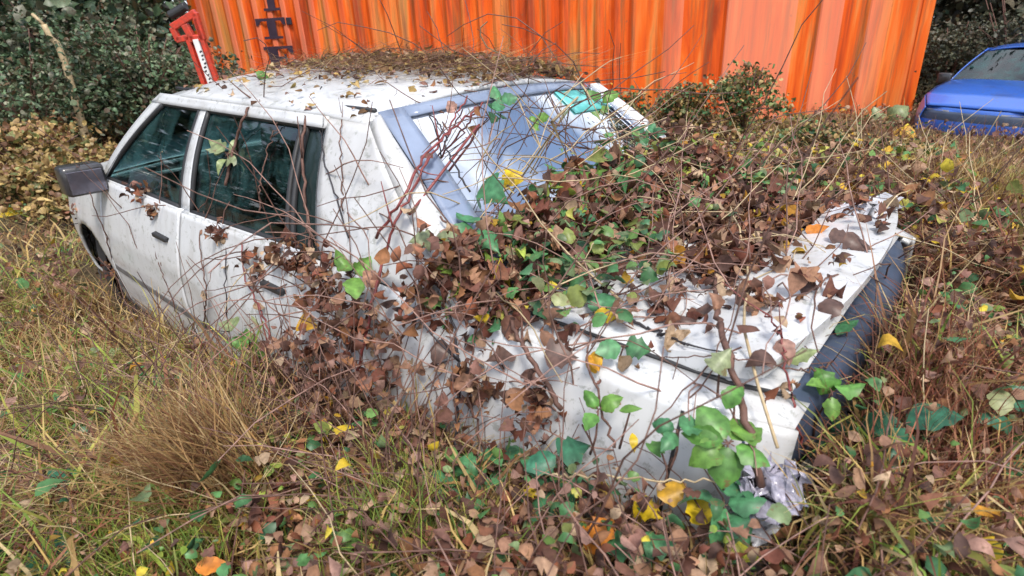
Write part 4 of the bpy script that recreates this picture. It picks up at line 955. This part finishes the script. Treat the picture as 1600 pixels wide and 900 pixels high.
# serif letters I T E, stacked
def letter(kind, x0, z0, w, h):
    A = Acc(); y = ysg*.012; d = .006
    def bar(a, b, c, e): A.box((x0+w*(a+b)/2, y, z0+h*(c+e)/2), (w*(b-a)/2, d, h*(e-c)/2))
    def tri(p):
        V = [(x0+w*a, y-d, z0+h*b) for a, b in p]+[(x0+w*a, y+d, z0+h*b) for a, b in p]; k = len(p)
        A.add(V, [tuple(range(k)), tuple(range(k, 2*k))[::-1]]+[(i, (i+1) % k, k+(i+1) % k, k+i) for i in range(k)])
    if kind == 'I': bar(.38, .66, .12, .88); bar(.2, .84, 0, .1201); bar(.2, .84, .8799, 1)
    if kind == 'T':
        bar(.38, .66, .12, .86); bar(.2, .84, 0, .1201); bar(0, 1, .8599, 1); tri([(0, .861), (0, .66), (.08, .66), (.16, .861)]); tri([(1, .861), (.84, .861), (.92, .66), (1, .66)])
    if kind == 'E':
        bar(.18, .46, .12, .88); bar(.05, .95, 0, .1201); bar(.05, .92, .8799, 1); bar(.4599, .64, .44, .56); tri([(.92, .881), (.76, .881), (.84, .68), (.92, .68)]); tri([(.95, .119), (.95, .34), (.87, .34), (.78, .119)]); tri([(.64, .34), (.70, .34), (.70, .66), (.64, .66)])
    return A
def z_at(px, py):
    """height on the container wall seen at a pixel"""
    s = s_at(px, py); p = CL+ax*s; t = np.linalg.norm(p-cp)/np.linalg.norm(pdir(px, py)[:2]); z = CAM_P[2]+pdir(px, py)[2]*t; dz = z-(.08-LEN*math.sin(TILT)); return s*math.cos(TILT)+dz*math.sin(TILT), dz*math.cos(TILT)-s*math.sin(TILT)
for kd, (xl, xr, yt, yb) in zip('ITE', ((402, 442, -18, 17), (402, 448, 28, 61), (413, 465, 72, 109))):
    cx = (xl+xr)/2; s0, zt = z_at(cx, yt); s1, zb = z_at(cx, yb); sl = z_at(xl, (yt+yb)/2)[0]; sr = z_at(xr, (yt+yb)/2)[0]
    letter(kd, min(sl, sr), zb, abs(sr-sl), zt-zb).build('letter', M['letter'], cont)
A = Acc(); s0, z0 = z_at(452, 33); A.box((s0, ysg*.01, z0), (.05, .02, .06)); A.build('vent', M['ink'], cont, bevel=.01)

# ---------------------------------------------------------------- red lever with a sticker, left of the container
LX = 7.5
def at_d(px, py, D):
    d = pdir(px, py); return CAM_P+d*D/np.linalg.norm(d[:2])
pb = at_d(333, 140, LX); pt = at_d(292, 22, LX)
base = np.array([*at_d(345, 200, LX)[:2], 0]); base[2] = gh(base[0], base[1])
lev = empty('red_lever', tuple(base), 0, 'red steel lever post with a black grip and white sticker beside the container', 'lever')
v = pt-pb; pb2 = pb-v*.9
rt = CAM_R[:, 0]; fw = np.cross(np.array([0, 0, 1.]), rt); fw /= np.linalg.norm(fw)
A = Acc(); k_ = v/np.linalg.norm(v)
def bar3(a, b, w, d):
    a, b = np.array(a)-base, np.array(b)-base; t = (b-a)/np.linalg.norm(b-a); sx = rt-t*(rt@t); sx /= np.linalg.norm(sx); sy = np.cross(t, sx)
    V = [p+sx*w*i+sy*d*j for p in (a, b) for i, j in ((-1, -1), (1, -1), (1, 1), (-1, 1))]
    A.add(V, [(0,1,2,3), (7,6,5,4), (0,4,5,1), (1,5,6,2), (2,6,7,3), (3,7,4,0)])
off = rt*.075
bar3(pb2-off, pt-off-v*.28, .022, .03); bar3(pb2+off, pt+off-v*.05, .022, .03); bar3(pb2+fw*.02, pt-v*.26+fw*.02, .055, .006)
A.build('post', M['redpaint'], lev, bevel=.006)
A = Acc(); hd = pt-v*.03
bar3(hd-rt*.20-v*.14, hd+rt*.10+v*.05, .035, .03); bar3(hd-rt*.20-v*.30, hd-rt*.04-v*.26, .03, .03); bar3(hd-rt*.20-v*.14, hd-rt*.18-v*.31, .03, .03); bar3(hd-rt*.06-v*.10, hd-rt*.02-v*.32, .035, .03); bar3(hd+rt*.09+v*.05, hd+rt*.08-v*.3, .03, .03)
bar3(hd-rt*.05-v*.28, hd+rt*.1-v*.27, .03, .03)
A.build('bracket', M['redpaint'], lev, bevel=.008)
A = Acc(); A.tube([pt-rt*.18-v*.02-base, pt+rt*.02+v*.10-base], .045, 12); A.build('grip', M['blackplastic'], lev, smooth=False, bevel=.01)
A = Acc(); bar3(pb+v*.05, pb+v*.68, .028, .012); sa = A
for V_ in sa.V: V_ -= fw*.0
sk = A.build('sticker', M['sticker'], lev); 
fdir = cp-base[:2]; fdir = np.array([*fdir/np.linalg.norm(fdir), 0]); sk.location = fdir*.03
A = Acc()
rgk = np.random.default_rng(3)
for i in range(9):
    t = .10+.052*i; a = pb+v*t+rt*rgk.uniform(-.012, .012); bar3(a-rt*rgk.uniform(.006, .018)-v*.008, a+rt*rgk.uniform(.008, .018)+v*.012, .008, .003)
mk = A.build('sticker_print', M['ink'], sk); mk.location = fdir*.012

# ---------------------------------------------------------------- blue car
x, y = -2.404+11.6*math.cos(math.atan2(pdir(1632, 110)[1], pdir(1632, 110)[0])), 1.65+11.6*math.sin(math.atan2(pdir(1632, 110)[1], pdir(1632, 110)[0]))
bc = empty('blue_car', (x, y, -.16), math.atan2(1.65-y, -2.404-x)-.25, 'bright blue car parked beyond the right end of the container', 'car')
build_car(bc, M['blue'], M['blue'], spoiler=False)

# ---------------------------------------------------------------- trees and undergrowth behind
def crown_cloud(cen, rad, n, seed, size, pal, clumps=26):
    rg = np.random.default_rng(seed); cen = np.array(cen); rad = np.array(rad)
    cc = rg.normal(size=(clumps, 3)); cc /= np.linalg.norm(cc, axis=1, keepdims=True); cc = cen+cc*rad*rg.uniform(.35, 1.0, (clumps, 1))
    i = rg.integers(0, clumps, n); P = cc[i]+rg.normal(size=(n, 3))*rad*.17
    tone = rg.uniform(.6, 1.5, clumps)
    c = pick(pal, n, rg)*tone[i][:, None]
    return bake(LTs['ovate'], P, rots(n, rg, 2.0), rg.uniform(*size, n), c, rg)
def tree(x, y, h, r, label, seed, n=5000, pal=PAL_WOOD, name='tree', base=.2, size=(.10, .22)):
    z = float(gh(x, y)); t = empty(name, (x, y, z), 0, label, 'tree', 'trees behind the container and cars'); rg = np.random.default_rng(seed)
    A = Acc(); lean = rg.normal(size=2)*.25
    tp = spline([(0, 0, -.1), (lean[0]*.4, lean[1]*.4, h*.45), (lean[0], lean[1], h*.9)], 10); A.tube(tp, np.linspace(.16, .03, 10)*h/7, 9)
    for k in range(9):
        i = rg.integers(2, 9); a = rg.uniform(0, 6.28); L = r*rg.uniform(.5, 1); p = tp[i]
        A.tube(spline([p, p+np.array([math.cos(a)*L*.5, math.sin(a)*L*.5, L*.15]), p+np.array([math.cos(a)*L, math.sin(a)*L, L*.5])], 6), np.linspace(.05, .012, 6)*h/7, 6)
    A.build('trunk', M['trunk'], t, smooth=True)
    v, f, c = crown_cloud((0, 0, h*(.5+base/2)), (r, r, h*(.5-base/2)), n, seed, size, pal)
    v[:, 2] = np.maximum(v[:, 2], .02); cr = rawmesh('crown', v, f, M['leaf'], t, col=c)
    return t
def fan(px, D):
    d = pdir(px, 60)[:2]; d /= np.linalg.norm(d); return CAM_P[0]+d[0]*D, CAM_P[1]+d[1]*D
WL = [('leftmost dark evergreen tree behind the grass', -60, 11.5, 7, 2.4), ('dark tree left of the pale dead stump', 60, 14, 8, 2.6), ('dark green tree in the middle of the trees left of the container', 80, 12.5, 7.5, 1.9), ('dark tree standing left of the red lever', 165, 16.5, 9, 1.3), ('tall dark tree furthest back on the left', 110, 20, 11, 3.5), ('dark tree behind the left end of the container', 262, 31, 12, 3.2)]
for i, (l, px, D, h, r) in enumerate(WL):
    x, y = fan(px, D); tree(x, y, h, r, l, 100+i, n=6500, base=-.1)
WR = [('grey green tree beyond the blue car', 1490, 17, 8, 2.6), ('grey green tree cut by the right edge of the picture', 1640, 15, 8, 2.6), ('olive tree further back over the blue car', 1560, 24, 11, 4)]
PW2 = np.array([(.05,.06,.035), (.075,.08,.045), (.035,.04,.025), (.10,.085,.055)])
for i, (l, px, D, h, r) in enumerate(WR):
    x, y = fan(px, D); tree(x, y, h, r, l, 120+i, n=6500, pal=PW2, base=-.1)
def bush(px, D, h, r, label, seed, pal, n=4200, size=(.03, .085), name='bush'):
    x, y = fan(px, D); z = float(gh(x, y)); t = empty(name, (x, y, z), 0, label, 'bush', 'bushes in front of the trees and the container'); A = Acc(); rg = np.random.default_rng(seed)
    for k in range(9):
        a = rg.uniform(0, 6.28); q = rg.uniform(.2, .8)*r; A.tube(spline([(0, 0, -.05), (math.cos(a)*q*.4, math.sin(a)*q*.4, h*.5), (math.cos(a)*q, math.sin(a)*q, h*rg.uniform(.7, 1))], 6), np.linspace(.018, .006, 6), 5)
    A.build('stem', M['bark'], t, smooth=True)
    v, f, c = crown_cloud((0, 0, h*.48), (r, r, h*.5), n, seed, size, pal, 34); v[:, 2] = np.maximum(v[:, 2], .01); rawmesh('foliage', v, f, M['leaf'], t, col=c)
PB1 = np.concatenate([PAL_WOOD*1.3, [(.12,.08,.045), (.09,.10,.05)]])
PB2 = np.array([(.34,.22,.09), (.42,.30,.12), (.20,.10,.05), (.18,.20,.07), (.34,.24,.08)])
for i, (px, D, h, r, l, pal) in enumerate([(10, 9, 1.5, 1.1, 'low dark bush at the upper left corner', PB1), (110, 10, 1.7, 1.2, 'dark bush right of the corner bush', PB1), (205, 9, 1.5, 1.0, 'grey green bush between the white car and the dark trees', PB1),
        (235, 9, .9, .5, 'dark bush at the foot of the red lever', PB1), (40, 6.8, .45, .8, 'rusty brown bush in the upper left grass', PB2), (150, 6.5, .38, .7, 'brown and olive bush beyond the bonnet', PB2), (-40, 7.5, .6, .9, 'rusty bush cut by the left edge', PB2),
        (1500, 12.5, 1.4, 1.2, 'grey bush behind the blue car', PW2), (1600, 12.5, 1.7, 1.2, 'grey green bush behind the roof of the blue car', PW2)]):
    bush(px, D, h, r, l, 200+i, pal)
for i, (px, D, h, r, l) in enumerate([(1085, 8.2, .70, .45, 'reddish brown bush against the container left of the pink panel'), (1180, 8.0, .85, .45, 'olive bush rising against the pink part of the container'), (1300, 7.6, .45, .5, 'low brown bush at the container base right of the olive one'), (1450, 7.0, .42, .5, 'low green brown bush in front of the blue car'), (980, 8.2, .55, .5, 'brown bush showing over the far side of the car roof')]):
    bush(px, D, h, r, l, 220+i, np.concatenate([PB2, PAL_GREEN[:2]*.8]), 1800, (.03, .08))
# pale dead stump at the upper left
x, y = fan(85, 8.5); z = float(gh(x, y)); A = Acc(); p1 = at_d(68, 38, 8.5); p2 = at_d(98, 88, 8.5); A.tube(spline([(x, y, z), tuple(p2), tuple((p1+p2)/2+.01), tuple(p1)], 12), np.linspace(.05, .03, 12), 7); A.tube([p1, p1+np.array([.02, .0, .1])-rt*.08], .018, 5)
A.V = [v_-np.array([x, y, z]) for v_ in A.V]; o = A.build('dead_stump', M['straw'], smooth=True); o.location = (x, y, z); tag(o, 'pale broken dead stem in front of the dark trees at the upper left', 'dead stem')
# far wood closing the view, reads as one mass
rg = np.random.default_rng(77); n = 60000
a = np.radians(-50)+rg.uniform(-1.5, 1.5, n); r_ = rg.uniform(27, 36, n); zz = rg.uniform(0, 1, n)**.8*11
P = np.stack([CAM_P[0]+r_*np.cos(a), CAM_P[1]+r_*np.sin(a), zz], -1)
k = rg.uniform(size=n) < .35+.65*fnoise(P[:, 0]*.4, P[:, 2]*.5, 1, 0); P = P[k]; n = len(P)
w_ = bake(LTs['ovate'], P, rots(n, rg, 2.0), rg.uniform(.4, .8, n), pick(PAL_WOOD*.9, n, rg), rg)
tag(merge('far_wood', [w_], M['leaf']), 'dark wood far behind the container, reading as one mass', 'wood', kind='stuff')

# ---------------------------------------------------------------- light
w = bpy.data.worlds.new('World'); SC.world = w; w.use_nodes = True
nt = w.node_tree; nt.nodes.clear(); sky = nt.nodes.new('ShaderNodeTexSky'); sky.sky_type = 'NISHITA'; sky.sun_disc = False
EL, AZ = math.radians(58), math.radians(140)      # azimuth of the sun measured from +x
sky.sun_elevation = EL; sky.sun_rotation = math.pi/2-AZ; sky.air_density = 1; sky.dust_density = 2.5; sky.ozone_density = 1
bg = nt.nodes.new('ShaderNodeBackground'); bg.inputs['Strength'].default_value = .10; wo = nt.nodes.new('ShaderNodeOutputWorld')
tcw = nt.nodes.new('ShaderNodeTexCoord'); mpw = nt.nodes.new('ShaderNodeMapping'); mpw.inputs['Scale'].default_value = (1.6, 1.6, 2.6); nt.links.new(tcw.outputs['Generated'], mpw.inputs['Vector'])
cl = noise(nt, 1.5, 5, .5, mpw.outputs['Vector'], .4); cr_ = ramp(nt.nodes, [(.40, (0, 0, 0)), (.68, (1, 1, 1))]); nt.links.new(cl.outputs['Fac'], cr_.inputs['Fac'])
mxw = mixc(nt, cr_.outputs['Color'], sky.outputs[0], (7.6, 8.1, 9.0)); nt.links.new(mxw, bg.inputs['Color']); nt.links.new(bg.outputs[0], wo.inputs['Surface'])
sd = bpy.data.lights.new('sun', 'SUN'); sd.energy = 1.7; sd.angle = math.radians(14); sd.color = (1, .95, .88)
so = bpy.data.objects.new('sun', sd); COL.objects.link(so)
dv = Vector((math.cos(AZ)*math.cos(EL), math.sin(AZ)*math.cos(EL), math.sin(EL))); so.rotation_euler = dv.to_track_quat('Z', 'Y').to_euler()
SC.render.engine = 'CYCLES'
SC.cycles.max_bounces = 6; SC.cycles.transparent_max_bounces = 12
vs = SC.view_settings; vs.view_transform = 'Standard'; vs.look = 'None'; vs.gamma = 1; vs.exposure = 1.08
